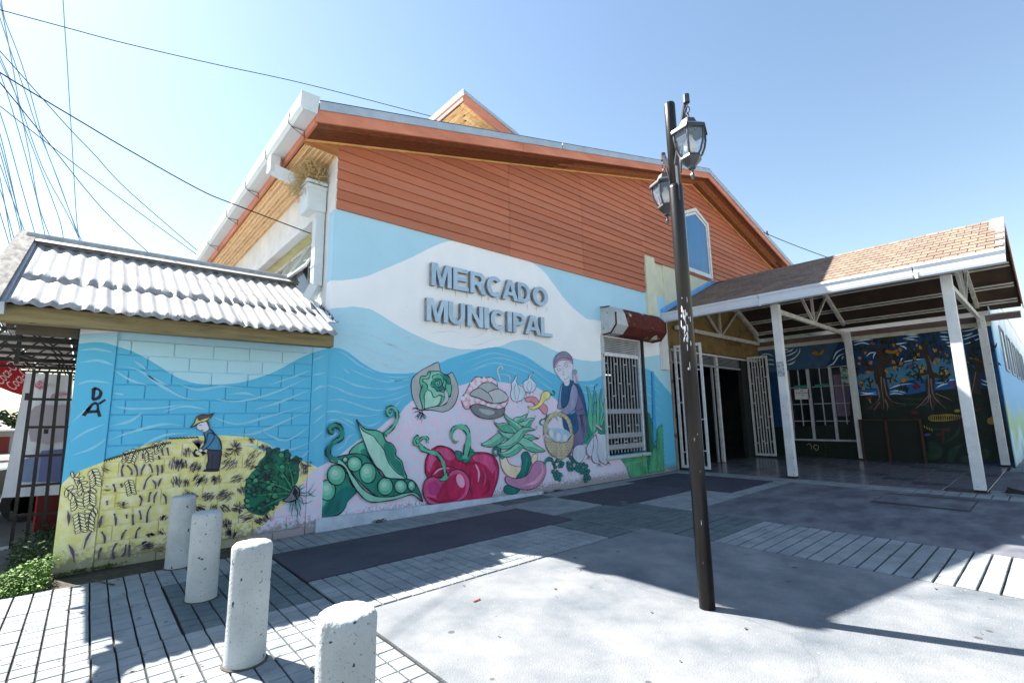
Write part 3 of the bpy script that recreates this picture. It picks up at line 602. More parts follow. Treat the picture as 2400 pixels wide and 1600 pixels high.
def sheet(xa, xb, t0, t1, lift=0, skew=0, name='roof_sheet', ph=0.0):
    """t: 0 at the eave, 1 at the ridge"""
    k = MB(); nx = max(4, int((xb-xa)/.0225)); nt_ = 5; vs = []
    sl_ = Vector((0,ry-ey,rz-ez)); nr = Vector((0,-(rz-ez),ry-ey)).normalized()
    for s_ in (0, 1):
        for j in range(nt_+1):
            t = t0+(t1-t0)*j/nt_
            for i in range(nx+1):
                x = xa+(xb-xa)*i/nx; hgt = .0125*math.sin((x+ph)/.132*2*math.pi)+lift*(1-j/nt_)
                edge = random.uniform(-.004,.004) if j == 0 else 0
                p = Vector((x+skew*(t-t0), ey, ez))+sl_*(t+edge)+nr*(hgt+.02-(.004 if s_ else 0)); vs.append(p)
    w_ = nx+1; fs = []; off = (nt_+1)*w_
    for j in range(nt_):
        for i in range(nx): a = j*w_+i; fs.append((a,a+1,a+w_+1,a+w_)); fs.append((a+off+w_,a+off+w_+1,a+off+1,a+off))
    for i in range(nx): fs.append((i+1,i,i+off,i+1+off))
    for j in range(nt_): fs.append((j*w_,(j+1)*w_,(j+1)*w_+off,j*w_+off)); a = j*w_+nx; fs.append((a+w_,a,a+off,a+w_+off))
    k.add(vs, fs, TIN); return k.build(name, RF, smooth=True)
for i, (xa, xb) in enumerate(((-.70,-.02),(-.04,.66),(.64,1.3),(1.28,1.86),(1.84,2.40))):
    sheet(xa, xb, -.045-.008*(i%2), .40, lift=.002+.003*(i%3), ph=.006*i)
for i, (xa, xb) in enumerate(((-.70,-.1),(-.12,.56),(.54,1.32),(1.3,2.0),(1.98,2.46))):
    sheet(xa, xb, .30+.012*(i%2), .99, lift=.005+.0015*i, skew=-.02)
k = MB(); pr = Vector((0,ry,rz+.03)); a = Vector((xr0,ry,rz+.105)); b_ = Vector((xr1,ry,rz+.105))
nr = Vector((0,-(rz-ez),ry-ey)).normalized(); dn = Vector((0,ey-ry,ez-rz)).normalized()
k.add([a,b_,b_+dn*.2-nr*.005,a+dn*.2-nr*.005,a-nr*.006,b_-nr*.006,b_+dn*.2-nr*.012,a+dn*.2-nr*.012], [(0,3,2,1),(4,5,6,7),(3,7,6,2),(0,1,5,4),(1,2,6,5),(0,4,7,3)], TIN)
k.prism([(xr0,ry-.10,rz-.02),(xr0,ry-.025,rz+.125),(xr0,ry,rz+.125),(xr0,ry,rz+.0)], (xr1-xr0,0,0), TIN); k.box((xr0,ry+.001,rz+.05),(xr1,ry+.03,rz+.15), CAP); k.build('ridge_cap', RF)
k = MB(); k.prism([(-.62,ey+.12,ez+.02),(-.62,ry+.02,rz-.06),(-.62,ry+.02,rz-.08),(-.62,ey+.12,ez-.0)], (3.08,0,0), DKW); k.build('roof_light_stop', RF)  # unseen layer added under the sheets to stop light leaking through
def lp(t, h_): return Vector((0,ey+(ry-ey)*t,ez+(rz-ez)*t))+nr*h_
k = MB(); p0 = lp(-.12,.075); p1 = lp(1.1,.075); k.bar(p0+Vector((-.76,0,0)), p1+Vector((-.78,0,0)), .17, .045, GRY, up=tuple(nr)); k.build('barge_board', RF)
k = MB(); k.bar(lp(-.05,-.03)+Vector((-.67,0,0)), lp(1.0,-.0)+Vector((-.69,0,0)), .03, .12, CAP, up=tuple(nr)); k.build('edge_flashing', RF)
k = MB(); k.bar(lp(.12,.06)+Vector((2.43,0,0)), lp(.6,.07)+Vector((2.46,0,0)), .1, .02, CAP, up=tuple(nr))
for i in range(40): p = lp(.08+.3*random.random(),.09)+Vector((2.45+random.uniform(-.03,.03),0,0)); k.bar(p, p+Vector((random.uniform(-.03,.03),random.uniform(-.03,.03),random.uniform(0,.05))), .008, .008, mat('dry_moss', (.12,.03,.04), (.05,.02,.02), scale=20))
k.build('wall_flashing', RF)
# ================================================================ entrance canopy
CN = empty('entrance_canopy', (12, 3.6, 0), label='white post canopy with shingled gable roof before the market entrance', cat='canopy')
PWH = mat('peeling_white_post', (.70,.72,.72), (.56,.58,.6), scale=3, rough=.55, bump=.25, spots=[(16,.725,(.08,.05,.04)),(30,.745,(.2,.1,.05))])
TRW = mat('truss_white', (.62,.61,.55), (.42,.4,.34), scale=5, rough=.6, spots=[(12,.7,(.2,.17,.1))])
GX, GZ0, GZ1, RX, RZ, CY0, CY1 = 11.5, 3.93, 4.16, 14.7, 5.58, .30, WY-.03
EXR = 17.95; sl2 = (RZ-GZ1)/(RX-GX-.06)
for x, y in ((12,4.14),(12,1.11),(17.5,4.07),(17.5,1.08)):
    k = MB(); k.box((x-.08,y-.08,.05),(x+.08,y+.08,3.98 if x < 13 else 3.86), PWH, .006); k.box((x-.085,y-.085,-.01),(x+.085,y+.085,.02), BLM); p = k.build('post', CN); bx('base_plate', (x-.12,y-.12,-.005), (x+.12,y+.12,.008), mat('dull_steel', (.15,.13,.12), (.08,.06,.05), scale=8, rough=.7), CN)
bx('poster_scrap', (11.914,4.06,2.28), (11.918,4.21,2.62), mat('torn_paper', (.5,.52,.55), (.2,.22,.26), scale=30, lo=.45, hi=.55), CN)
SHG = [mat('shingle_%d' % i, c, tuple(v*.8 for v in c), scale=9, rough=.9, bump=.4, bscale=120, spots=[(60,.68,tuple(v*1.25 for v in c))]) for i, c in enumerate([(.25,.185,.14), (.285,.21,.16), (.22,.16,.125), (.265,.19,.14)])]
k = MB()
for sg in (1, -1):
    xe = GX+.05 if sg == 1 else EXR; ze = GZ1 if sg == 1 else RZ-(EXR-RX)*sl2
    k.prism([(xe,CY0+.02,ze-.05),(RX,CY0+.02,RZ-.05),(RX,CY0+.02,RZ-.012),(xe,CY0+.02,ze-.012)], (0,CY1-CY0-.02,0), mat('roof_deck', (.045,.03,.022), (.09,.05,.03), scale=2, rough=.9, lo=.45, hi=.75))
k.build('roof_deck', CN)
nr_, nc_ = 11, 27; L_ = math.hypot(RX-GX-.05, RZ-GZ1); du = Vector((RX-GX-.05,0,RZ-GZ1)).normalized(); nn = Vector((-du.z,0,du.x)); pw = (CY1-CY0-.1)/nc_; meshes = []
for q in range(4):
    kk = MB(); l_ = L_/nr_; vs = []
    for h_ in (0, 1):
        for u_, v_ in ((0,0),(1,0),(1,1),(0,1)):
            vs.append(du*(u_*(l_+.03)-.02)+Vector((0,v_*(pw-.012)+.006,0))+nn*((.002+(1-u_)*.012)+h_*.012))
    kk.add(vs, [(0,1,2,3),(7,6,5,4),(4,5,1,0),(5,6,2,1),(6,7,3,2),(7,4,0,3)], SHG[q]); me = bpy.data.meshes.new('shingle'); me.from_pydata([tuple(v) for v in kk.v], [], [tuple(f) for f in kk.f]); me.materials.append(SHG[q]); meshes.append(me)
cnt = 0
for r in range(nr_):
    for c in range(nc_+1):
        y = CY0+.1+pw*(c-.5*(r%2))
        if y > CY1-.1: continue
        p = Vector((GX+.05,0,GZ1))+du*(L_/nr_*r); cnt += 1
        if cnt > 300: break
        inst(random.choice(meshes), 'shingle', (p.x, y, p.z), CN, rot=(0, random.uniform(-.004,.004), random.uniform(-.006,.006)))
k = MB(); xe = EXR; ze = RZ-(EXR-RX)*sl2; k.prism([(xe,CY0+.1,ze-.01),(RX,CY0+.1,RZ-.01),(RX,CY0+.1,RZ+.01),(xe,CY0+.1,ze+.01)], (0,CY1-CY0-.15,0), SHG[0]); k.build('rear_slope', CN)
WM = mat('white_sheet_metal', (.66,.71,.77), (.56,.61,.68), scale=1.4, rough=.5, stretch=(1,.5,1))
k = MB(); prof = [(GX-.03,GZ1+.02),(GX-.045,GZ1-.02),(GX-.02,GZ1-.06),(GX-.02,GZ0+.09),(GX-.05,GZ0+.05),(GX-.04,GZ0),(GX+.10,GZ0),(GX+.10,GZ0+.02),(GX-.01,GZ0+.02),(GX+.0,GZ1),(GX+.06,GZ1),(GX+.06,GZ1+.02)]
for y0_, y1_ in ((CY0-.02,1.5),(1.515,4.3),(4.315,CY1+.02)):
    k = MB(); n = len(prof); k.add([(x,y,z) for y in (y0_,y1_) for x,z in prof], [(i,(i+1)%n,(i+1)%n+n,i+n) for i in range(n)]+[tuple(range(n-1,-1,-1)),tuple(range(n,2*n))], WM); k.build('canopy_gutter', CN)
for y in (1.46, 4.28): bx('gutter_joint', (GX-.06,y-.02,GZ0-.03), (GX-.03,y+.02,GZ0+.12), WM, CN)
bx('eave_fascia', (GX+.1,CY0+.05,GZ0-.0), (GX+.125,CY1,GZ1-.06), TRW, CN)
k = MB()
for sg in (0, 1):
    x0_, z0_, x1_, z1_ = (GX+.0,GZ1-.06,RX,RZ) if sg == 0 else (RX,RZ,EXR,RZ-(EXR-RX)*sl2)
    k = MB(); q = CY0-.02
    k.prism([(x0_,q,z0_-.1),(x1_,q,z1_-.1),(x1_,q,z1_+.03),(x0_,q,z0_+.03)], (0,.02,0), WM if sg == 0 else FAS)
    k.prism([(x0_,q+.021,z0_+.012),(x1_,q+.021,z1_+.012),(x1_,q+.021,z1_+.03),(x0_,q+.021,z0_+.03)], (0,.19,0), WM); k.build('verge_flashing', CN)
k = MB(); q = WY-.028; k.prism([(GX-.02,q-.14,GZ1+.03),(RX,q-.14,RZ+.03),(RX,q-.14,RZ+.05),(GX-.02,q-.14,GZ1+.05)], (0,.16,0), mat('blue_flashing', lin((.5,.72,.9)), lin((.42,.62,.82)), scale=3, rough=.45)); k.prism([(GX-.02,q,GZ1+.05),(RX,q,RZ+.05),(RX,q,RZ+.14),(GX-.02,q,GZ1+.14)], (0,.015,0), MATS['blue_flashing']); k.build('wall_flashing', CN)
zc = 3.83; z_at = lambda x: (GZ1-.09+(x-GX)*sl2) if x < RX else (RZ-.09-(x-RX)*sl2)
for y in (1.11, 4.14, WY-.12):
    T = empty('roof_truss', (RX,y,zc), CN); sh_ = 0.0
    k = MB(); k.bar((12,y,zc),(17.55,y,zc), .07, .11, TRW); k.build('bottom_chord', T)
    for xa, xb in ((12.0,RX),(RX,17.55)): k = MB(); k.bar((xa,y,z_at(xa)-.05),(xb,y,z_at(xb)-.05), .08, .13, TRW); k.build('rafter', T)
    for xb in (RX, 13.35, 16.05):
        k = MB(); k.bar((RX,y,zc),(xb,y,z_at(xb)-.08), .05, .06, TRW, up=(0,1,0)); k.build('web_member', T)
    if y < 5:
        for x_, s_ in ((12,1),(17.5,-1)): k = MB(); k.bar((x_,y,3.5),(x_+s_*.32,y,3.83), .05, .05, TRW); k.build('knee_brace', T)
for x in (12.4,13.2,14.0,15.35,16.15,16.95,17.6):
    for dx in (-.055,.055): bx('purlin', (x+dx-.016,CY0+.06,z_at(x+dx)+.0), (x+dx+.016,CY1-.05,z_at(x+dx)+.038), mat('purlin_pale', (.6,.6,.55), (.45,.44,.38), scale=5, rough=.6), CN)
bx('wall_plate', (17.56,CY0+.06,3.74), (17.72,6.8,3.88), mat('brown_plate', (.17,.12,.11), (.12,.085,.08), scale=5), CN)
bx('wall_plate', (EXR-.03,CY0+.05,3.78), (EXR+.0,.9,3.96), TRW, CN)
lf = empty('ceiling_lamp', (15.75,2.6,0), CN); zl_ = z_at(15.75)
k = MB(); k.lathe((15.75,2.6,zl_-.04), [(.0,-.13),(.07,-.12),(.11,-.07),(.12,-.03),(.12,.04)], mat('lamp_glass_grey', (.3,.3,.3), (.15,.15,.15), scale=8, rough=.2)); k.build('lamp_bowl', lf, smooth=True)
k = MB(); k.lathe((15.75,2.6,zl_-.04), [(.135,-.035),(.135,.05)], BLM); k.build('lamp_ring', lf)
# ================================================================ wing with tree mural
WX = 17.75
WG = empty('market_wing', (17.9,4,0), label='side wing painted with fruit trees behind the canopy posts', cat='building')
SKB = paint('deep_blue', 12, 62, 112, .2); GRD = paint('ground_green', 16, 34, 28, .5); SLT = paint('slate_blue', 56, 90, 124, .12)
k = MB()
for a, b_ in (((WX,.93,0),(WX+.2,4.08,3.62)), ((WX,4.08,0),(WX+.2,6.02,.57)), ((WX,4.08,2.86),(WX+.2,6.02,3.62)), ((WX,6.02,0),(WX+.2,6.55,3.62))): k.box(a, b_, SKB)
k.build('tree_mural_wall', WG)
bx('trim_board', (WX-.03,.93,3.62), (WX+.2,6.84,3.76), mat('cream_trim', (.6,.58,.47), (.48,.46,.38), scale=3, rough=.7), WG)
bx('closed_door', (WX-.0,6.56,0), (WX+.05,6.84,3.3), MATS['dark_panel_board'], WG); bx('upper_wall', (WX+.01,6.56,3.3), (WX+.2,6.84,3.62), SLT, WG)
BZ = [paint('pale_aqua', 150, 205, 228, .1)]
def wingend_mat():
    m = bpy.data.materials.new('wing_end_mural'); m.use_nodes = True; N = m.node_tree.nodes; Lk = m.node_tree.links; b = N['Principled BSDF']; b.inputs['Roughness'].default_value = .6
    g = N.new('ShaderNodeNewGeometry'); s = N.new('ShaderNodeSeparateXYZ'); Lk.new(g.outputs['Position'], s.inputs[0])
    nz = N.new('ShaderNodeTexNoise'); nz.inputs['Scale'].default_value = .9; nz.inputs['Detail'].default_value = 4; Lk.new(g.outputs['Position'], nz.inputs[0])
    a = N.new('ShaderNodeMath'); a.operation = 'MULTIPLY_ADD'; a.inputs[1].default_value = 2.2; Lk.new(nz.outputs[0], a.inputs[0]); Lk.new(s.outputs[2], a.inputs[2])
    mr = N.new('ShaderNodeMapRange'); mr.inputs[1].default_value = .6; mr.inputs[2].default_value = 6; Lk.new(a.outputs[0], mr.inputs[0])
    r = N.new('ShaderNodeValToRGB'); r.color_ramp.interpolation = 'EASE'; E = r.color_ramp.elements
    for p, c in ((0,(.45,.55,.5)),(.16,(.72,.6,.74)),(.28,(.55,.72,.55)),(.4,(.35,.66,.86)),(.62,(.33,.65,.86)),(.7,(.62,.82,.92)),(1,(.74,.87,.92))):
        e = E[0] if p == 0 else E[1] if p == 1 else E.new(p); e.color = lin(c)+(1,)
    Lk.new(mr.outputs[0], r.inputs[0]); Lk.new(r.outputs[0], b.inputs['Base Color']); return m
WEM = wingend_mat()
bx('end_wall', (WX+.0,.905,-.05), (40,.925,4.85), WEM, WG); bx('end_coping', (WX,.89,4.85), (40.1,1.1,4.9), WHITE, WG); bx('wing_roof', (WX+.21,1.1,4.7), (40,6.8,4.8), ZINC, WG)
for i in range(5):
    xa = 20.2+2.9*i; k = empty('end_window', (xa,.9,2.7), WG)
    f_ = MB(); f_.box((xa,.87,2.55),(xa+.06,.9,3.9), BARG); f_.box((xa+1.5,.87,2.55),(xa+1.56,.9,3.9), BARG); f_.box((xa+.06,.87,3.84),(xa+1.5,.9,3.9), BARG); f_.box((xa+.06,.87,2.55),(xa+1.5,.9,2.61), BARG); f_.build('window_frame', k)
    bx('window_glass', (xa+.061,.893,2.611), (xa+1.499,.903,3.839), GLS, k)
bx('far_building', (44,-2,0), (52,.8,4.4), mat('far_grey_wall', (.45,.42,.38), (.38,.36,.33), scale=1), None, label='plain grey block at the far end past the blue wing wall', cat='building')
bx('grey_post', (11.6,-.62,5.6), (11.62,-.6,5.7), CAP) if 0 else None
def awx(z, x, y): return atx(WX-.001, z, x, y)
WK = [0]
def wfig(z='T', base=None):
    WK[0] += 1; return Fig(awx, z, .0006+WK[0]*.0025, .00012, (-1,0,0))
f = wfig()
f.fill([(-870,1140),(52,1105),(52,1490),(-860,1478)], GRD, 1); f.fill([(54,812),(150,815),(450,820),(700,800),(830,772),(1060,745),(1300,760),(1400,740),(1558,736),(1605,920),(1665,1180),(1735,1500),(900,1520),(54,1500)], GRD, 1)
gl = paint('moss_green', 32, 62, 44, .3)
for p in ([(740,1400),(850,1380),(840,1300),(900,1280),(980,1330),(1000,1400),(950,1460),(880,1470),(800,1490),(740,1470)],[(1040,1480),(1060,1380),(1130,1330),(1230,1300),(1180,1340),(1140,1420),(1100,1490)],[(1180,1440),(1240,1420),(1290,1440),(1270,1490),(1190,1500)],[(1400,1370),(1450,1355),(1490,1390),(1450,1450),(1400,1480)]): f.shape(p, gl, .02)
for p in ([(400,860),(560,840),(800,850),(1000,820),(1200,870)],[(520,930),(700,900),(900,930)],[(760,1180),(900,1150),(1100,1180)],[(1020,1300),(1150,1200),(1170,1100)]): f.line(p, .05, gl, taper=2)
f.done('painted_meadow', WG)
f = wfig(); lb = paint('lake_blue', 66, 128, 166, .1)
f.fill([(140,600),(300,560),(480,520),(640,480),(760,440),(900,430),(1090,440),(1130,560),(1140,650),(1000,660),(900,650),(700,650),(560,690),(460,740),(300,740),(150,720)], lb)
br_ = paint('bright_blue', 22, 94, 160, .1)
f.fill([(54,745),(150,750),(460,750),(600,700),(820,650),(1060,650),(1140,660),(1100,740),(830,765),(640,800),(330,812),(150,808),(54,815)], br_)
wv = paint('wave_white', 205, 232, 244, .05)
for p in ([(90,268),(200,245),(290,240)],[(90,295),(180,275),(250,290)],[(590,235),(680,215),(760,212)],[(620,200),(750,188)],[(480,290),(560,285),(640,270)],[(220,415),(260,380),(320,372)],[(290,440),(300,395),(320,378)],[(560,305),(610,320),(640,352)],[(615,240),(690,240),(745,255)],[(970,170),(1060,170)],[(970,210),(1060,218)],[(980,240),(1060,245)],[(1030,272),(1080,272)],[(1045,305),(1090,310)],[(1190,160),(1290,145),(1370,115)],[(1200,208),(1260,195),(1310,172)],[(1205,245),(1290,215),(1385,182)],[(1215,290),(1300,265),(1390,222)],[(160,780),(240,790),(320,778)],[(160,808),(240,798),(330,800)],[(450,745),(560,705),(690,690)],[(460,775),(540,765),(640,792)],[(455,800),(520,790),(600,802)],[(925,682),(1000,680),(1070,655),(1140,652)],[(930,738),(1000,700),(1060,690)],[(600,470),(700,450),(790,440)],[(570,470),(580,440),(588,420)],[(1390,650),(1440,670),(1475,690)],[(1395,690),(1440,705),(1480,715)],[(50,755),(100,745)],[(55,780),(110,770)],[(690,600),(720,590)]): f.line(p, .035, wv, taper=2)
for z_, p in (('U',[(100,340),(150,320),(200,325),(245,345)]),('U',[(165,382),(220,382),(250,392)]),('U',[(170,432),(220,430),(255,436)]),('U',[(365,345),(430,325),(490,290),(500,262)]),('U',[(370,405),(460,370),(520,310),(530,255)]),('U',[(375,435),(440,425),(480,395)]),('U',[(355,270),(410,272)]),('U',[(370,300),(430,285),(460,258)]),('U',[(885,385),(930,300),(1020,255)]),('U',[(890,445),(940,350),(1010,315)]),('U',[(820,455),(880,430),(950,350)]),('U',[(985,380),(1000,340)]),('U',[(1110,190),(1230,170),(1330,160)]),('U',[(1120,225),(1200,200),(1285,215)])): f.line(p, .035, wv, taper=2, z=z_)
f.done('painted_lake', WG, None, 'stuff')
f = wfig()
f.fill([(40,285),(200,275),(350,250),(560,232),(700,215),(880,195),(960,180),(930,230),(880,330),(820,440),(700,470),(560,480),(390,495),(180,520),(165,380),(100,350),(40,340)], SLT, 1, z='U')
for p in ([(600,420),(700,350),(860,250),(930,210)],[(560,380),(680,300),(800,240)],[(640,460),(760,400),(860,300)]): f.line(p, .03, paint('slate_dark', 58, 92, 130), taper=2, z='U')
f.shape([(662,318),(675,290),(700,275),(720,290),(740,310),(775,275),(798,270),(790,300),(760,330),(715,335)], paint('bird_ochre', 170, 120, 40, .2), .01, z='U')
f.shape([(390,400),(400,385),(425,365),(445,352),(438,375),(415,398)], paint('bird_rust', 150, 78, 40, .2), .01, z='U')
f.done('painted_bird_sky', WG)
TRK = paint('trunk_umber', 58, 46, 42, .2); TRL = paint('trunk_light', 140, 118, 118, .15); LFD = paint('leaf_dark', 14, 34, 22, .25); LFM = paint('leaf_mid', 34, 66, 36, .25); ORG = paint('orange_fruit', 206, 138, 58, .12); YLF = paint('yellow_fruit', 204, 160, 56, .12)
def tree(trunk, branches, leaves, fruit, roots, name, fm):
    f = wfig(); rr = random.Random(name+str(len(leaves)))
    f.fill(trunk, TRK, 3)
    for b_ in branches: f.line(b_, .16, TRK, taper=1)
    for b_ in roots: f.line(b_, .03, TRL, taper=1)
    k0 = f.k; lc_ = 0
    for cx, cy, r_, n in leaves:
        for q in range(n):
            a = rr.uniform(0,6.28); d = r_*math.sqrt(rr.random()); x = cx+d*math.cos(a); y = cy+d*.75*math.sin(a); t = rr.uniform(0,6.28); L_ = rr.uniform(22,34)
            f.k = k0+(lc_ % 40); lc_ += 1; f.fill([(x-L_*math.cos(t),y-L_*math.sin(t)),(x+8*math.sin(t),y-8*math.cos(t)),(x+L_*math.cos(t),y+L_*math.sin(t)),(x-8*math.sin(t),y+8*math.cos(t))], LFM if rr.random() < .35 else LFD, 2)
    for x, y, r_ in fruit:
        f.k = k0+42+(int(x)%3)*4; f.ell(x, y, r_, r_, fm, .008)
        for q in range(3): f.ell(x+rr.uniform(-r_,r_), y+rr.uniform(-r_,r_), r_*.55, r_*.55, fm, .006)
    f.done('painted_tree', WG, name)
f0 = [(150,430,16),(148,486,14),(268,475,17),(245,578,20),(170,680,16),(190,735,17),(295,695,14),(500,300,14),(563,342,18),(540,392,15),(498,470,17),(572,492,18),(506,530,18),(432,565,19),(485,660,13),(600,655,26),(210,380,12)]
tree([(372,235),(402,240),(398,330),(440,420),(410,500),(420,600),(448,740),(470,860),(520,950),(420,940),(300,955),(220,950),(330,900),(358,840),(345,760),(305,650),(298,560),(335,470),(322,400),(362,320)],
 [[(350,520),(250,545),(130,480)],[(360,350),(260,335),(120,350)],[(400,500),(460,440),(520,380)],[(385,270),(450,230),(540,210)]],
 [(180,360,70,12),(220,460,60,10),(460,220,110,22),(540,430,90,16),(480,640,60,10),(230,700,80,14),(340,225,60,10),(560,520,50,8),(160,560,50,6),(445,330,60,8)], f0, [[(370,620),(380,760),(400,880),(390,960)],[(330,700),(350,850),(240,940)],[(400,640),(430,800),(500,880),(620,900)],[(410,850),(440,920),(430,970)],[(360,880),(320,930),(300,970)]], 'twisted orange tree with a nest', ORG)
f1 = [(738,298,13),(772,325,16),(710,340,9),(748,395,13),(712,432,13),(922,355,17),(976,368,9),(1028,385,9),(1048,403,11),(956,455,16),(916,476,17),(768,528,13),(803,532,15),(786,562,16),(988,588,16),(1044,576,20)]
tree([(808,250),(842,260),(850,340),(868,410),(880,480),(900,560),(920,640),(915,740),(935,800),(1000,880),(940,880),(900,960),(870,890),(780,920),(838,830),(822,700),(838,600),(838,500),(805,400),(790,310)],
 [[(862,450),(930,400),(1010,340)],[(830,400),(770,360),(690,370)],[(850,570),(780,600),(700,600)],[(900,600),(1000,630),(1080,600)]],
 [(860,215,100,24),(690,400,90,18),(960,310,80,14),(720,560,100,24),(740,650,70,12),(1010,570,70,14),(1040,440,70,12),(1020,620,80,12),(680,300,60,8),(590,740,60,10)], f1, [[(850,600),(860,740),(850,870),(780,915)],[(880,640),(900,800),(960,880),(1040,950)],[(870,800),(880,900),(900,965)],[(850,820),(780,900),(715,950)],[(930,790),(1020,830),(1110,870)],[(900,560),(880,480),(850,400)]], 'yellow fruit tree with spreading roots', YLF)
tree([(1330,440),(1430,410),(1425,520),(1385,620),(1378,720),(1400,800),(1340,790),(1280,790),(1292,700),(1300,620),(1350,540)],
 [[(1380,520),(1440,440),(1500,330)],[(1350,500),(1310,400),(1270,340)]], [(1350,330,120,30),(1270,460,80,16),(1480,330,80,14),(1520,480,70,12),(1290,560,40,8)], [], [[(1340,560),(1320,680),(1300,780)],[(1270,430),(1340,440),(1400,470)],[(1250,470),(1300,500),(1330,540)]], 'dark leafy tree by the corner', ORG)
f = wfig(); yl = paint('stripe_yellow', 160, 140, 52, .15)
f.shape([(850,1035),(880,1010),(960,1005),(1080,1000),(1180,1015),(1195,1035),(1150,1060),(1040,1075),(940,1078),(870,1070)], yl, .012)
for i in range(15): f.line([(868+i*22,1074-abs(i-7)*1.5),(874+i*22,1040),(862+i*22,1010)], .03, TRK, taper=2)
for i in range(9): f.ell(690+i*25, 1075+i*11, 6, 16, yl, 0, rot=-.3)
f.done('painted_caterpillar', WG); f = wfig()
f.ell(1148,968,30,16,yl); f.ell(1500,1070,50,42,yl,.014); f.ell(1535,1010,30,30,yl); f.ell(842,1212,38,14,paint('mush_lilac',90,86,136)); f.ell(735,722,40,26,paint('mush_red',110,30,34)); f.ell(250,840,32,20,MATS['paint_mush_red']); f.ell(712,988,40,14,MATS['paint_mush_red']); f.ell(1110,700,45,26,paint('mush_violet',90,66,112)); f.ell(1030,1160,55,18,paint('mush_brown',80,40,40)); f.ell(965,1210,36,14,MATS['paint_mush_brown'])
f.line([(1000,1180),(1010,1260),(1000,1300)], .05, MATS['paint_mush_brown']); f.line([(250,850),(270,890)], .03, paint('stem_pale',150,130,120)); f.line([(1320,940),(1350,965),(1385,945)], .03, MATS['paint_mush_red'])
f.done('painted_mushrooms', WG, None, 'stuff'); f = wfig()
f.ell(480,362,68,28,paint('nest_ochre',150,110,48),.012); f.ell(480,345,40,12,MATS['paint_mush_brown']); f.ell(285,282,30,14,MATS['paint_bird_rust'],.008,rot=.3); f.ell(670,515,36,20,MATS['paint_mush_violet'],.008)
f.done('painted_birds_nest', WG, None, 'stuff')
f = wfig('U'); sc_ = paint('scroll_tan', 168, 150, 110)
f.line([(610,1300),(630,1288),(655,1310),(655,1350)], .02, sc_); f.line([(690,1345),(680,1320),(700,1300),(730,1310),(730,1345),(705,1360),(695,1335)], .02, sc_)
for a in (490, 790, 300): f.line([(a,1270),(a+25,1330),(a,1430)], .02, LFM); [f.ell(a-20+45*(q%2), 1300+q*22, 14, 6, LFM, rot=.5) for q in range(6)]
f.done('painted_scrolls', WG, None, 'stuff')
# window group in the wing
WW = empty('wing_window', (WX,5,.57), WG)
MUN = mat('lilac_white_frame', (.5,.5,.56), (.38,.38,.45), scale=6, rough=.5)
bx('window_glass', (WX+.08,4.09,.58), (WX+.09,6.01,2.85), GLS, WW)
k = MB()
for y in (4.08,4.68,5.32,5.93): k.box((WX-.03,y,.58),(WX+.05,y+.08,2.84), MUN)
k.box((WX-.05,4.06,.52),(WX+.05,6.03,.575), MUN); k.build('window_frame', WW)
for y in (4.42,5.02,5.65): bx('glazing_bar', (WX+.01,y-.013,.58), (WX+.04,y+.013,2.84), MUN, WW)
for z in (1.15,1.7,2.25):
    for y in (4.17,4.77,5.41): bx('glazing_bar', (WX+.015,y,z-.011), (WX+.035,y+.5,z+.011), MUN, WW)
for y in (4.98,5.6): bx('name_plate', (WX-.02,y-.2,2.25), (WX-.005,y+.2,2.32), mat('green_plate', (.02,.25,.19), scale=4), WW)
bx('window_poster', (WX-.018,4.12,2.3), (WX-.006,4.42,2.8), mat('poster_print', (.5,.55,.5), (.05,.2,.16), scale=7, lo=.45, hi=.55), WW)
bx('violet_curtain', (WX+.055,4.17,1.3), (WX+.07,4.66,2.6), mat('violet_cloth', (.2,.14,.22), (.14,.1,.16), scale=5, stretch=(1,8,1)), WW)
SG = empty('window_notice', (WX-.03,5.55,2), label='white paper notice taped on the barred wing window', cat='notice')
bx('paper', (WX-.03,5.36,1.86), (WX-.024,5.8,2.2), mat('paper', (.7,.72,.75), (.6,.62,.65), scale=3), SG)
def text(body, h_, m, parent, name, mtx, ext=0, off=0, fit=None):
    c = bpy.data.curves.new('t', 'FONT'); c.body = body; c.size = 1; c.extrude = ext/h_ if h_ else 0; c.offset = off; c.resolution_u = 4
    o = bpy.data.objects.new('t', c); COL.objects.link(o); bpy.context.view_layer.update()
    me = bpy.data.meshes.new_from_object(o.evaluated_get(bpy.context.evaluated_depsgraph_get())); bpy.data.objects.remove(o); bpy.data.curves.remove(c)
    co = np.array([v.co[:] for v in me.vertices]); mn = co.min(0); mx = co.max(0)
    for v in me.vertices:
        x = (v.co.x-mn[0])/(mx[0]-mn[0]); y = (v.co.y-mn[1])/(mx[1]-mn[1]); W_ = fit if fit else (mx[0]-mn[0])/(mx[1]-mn[1])*h_
        v.co = mtx @ Vector((x*W_, y*h_, (v.co.z-mn[2])/max(mx[2]-mn[2],1e-6)*ext if ext else 0))
    base = Vector(parent['_w'])
    for v in me.vertices: v.co -= base
    me.materials.clear(); me.materials.append(m); me.name = name
    o = bpy.data.objects.new(name, me); COL.objects.link(o); o.parent = parent; o['_w'] = tuple(base); return o
INKG = mat('ink_grey', (.1,.1,.13), scale=3)
def wallx(x, y, z): return Matrix(((0,0,-1,x),(-1,0,0,y),(0,1,0,z),(0,0,0,1)))   # reads from -X side
k = MB()
for zz, segs in ((2.12,[(5.52,5.62)]),(2.05,[(5.42,5.5),(5.515,5.6),(5.62,5.75)]),(1.98,[(5.53,5.61)])):
    for ya, yb_ in segs:
        y = ya
        while y < yb_: k.box((WX-.0325,y,zz), (WX-.0305,y+.010,zz+.026), INKG); y += .0135
k.build('printed_lines', SG)
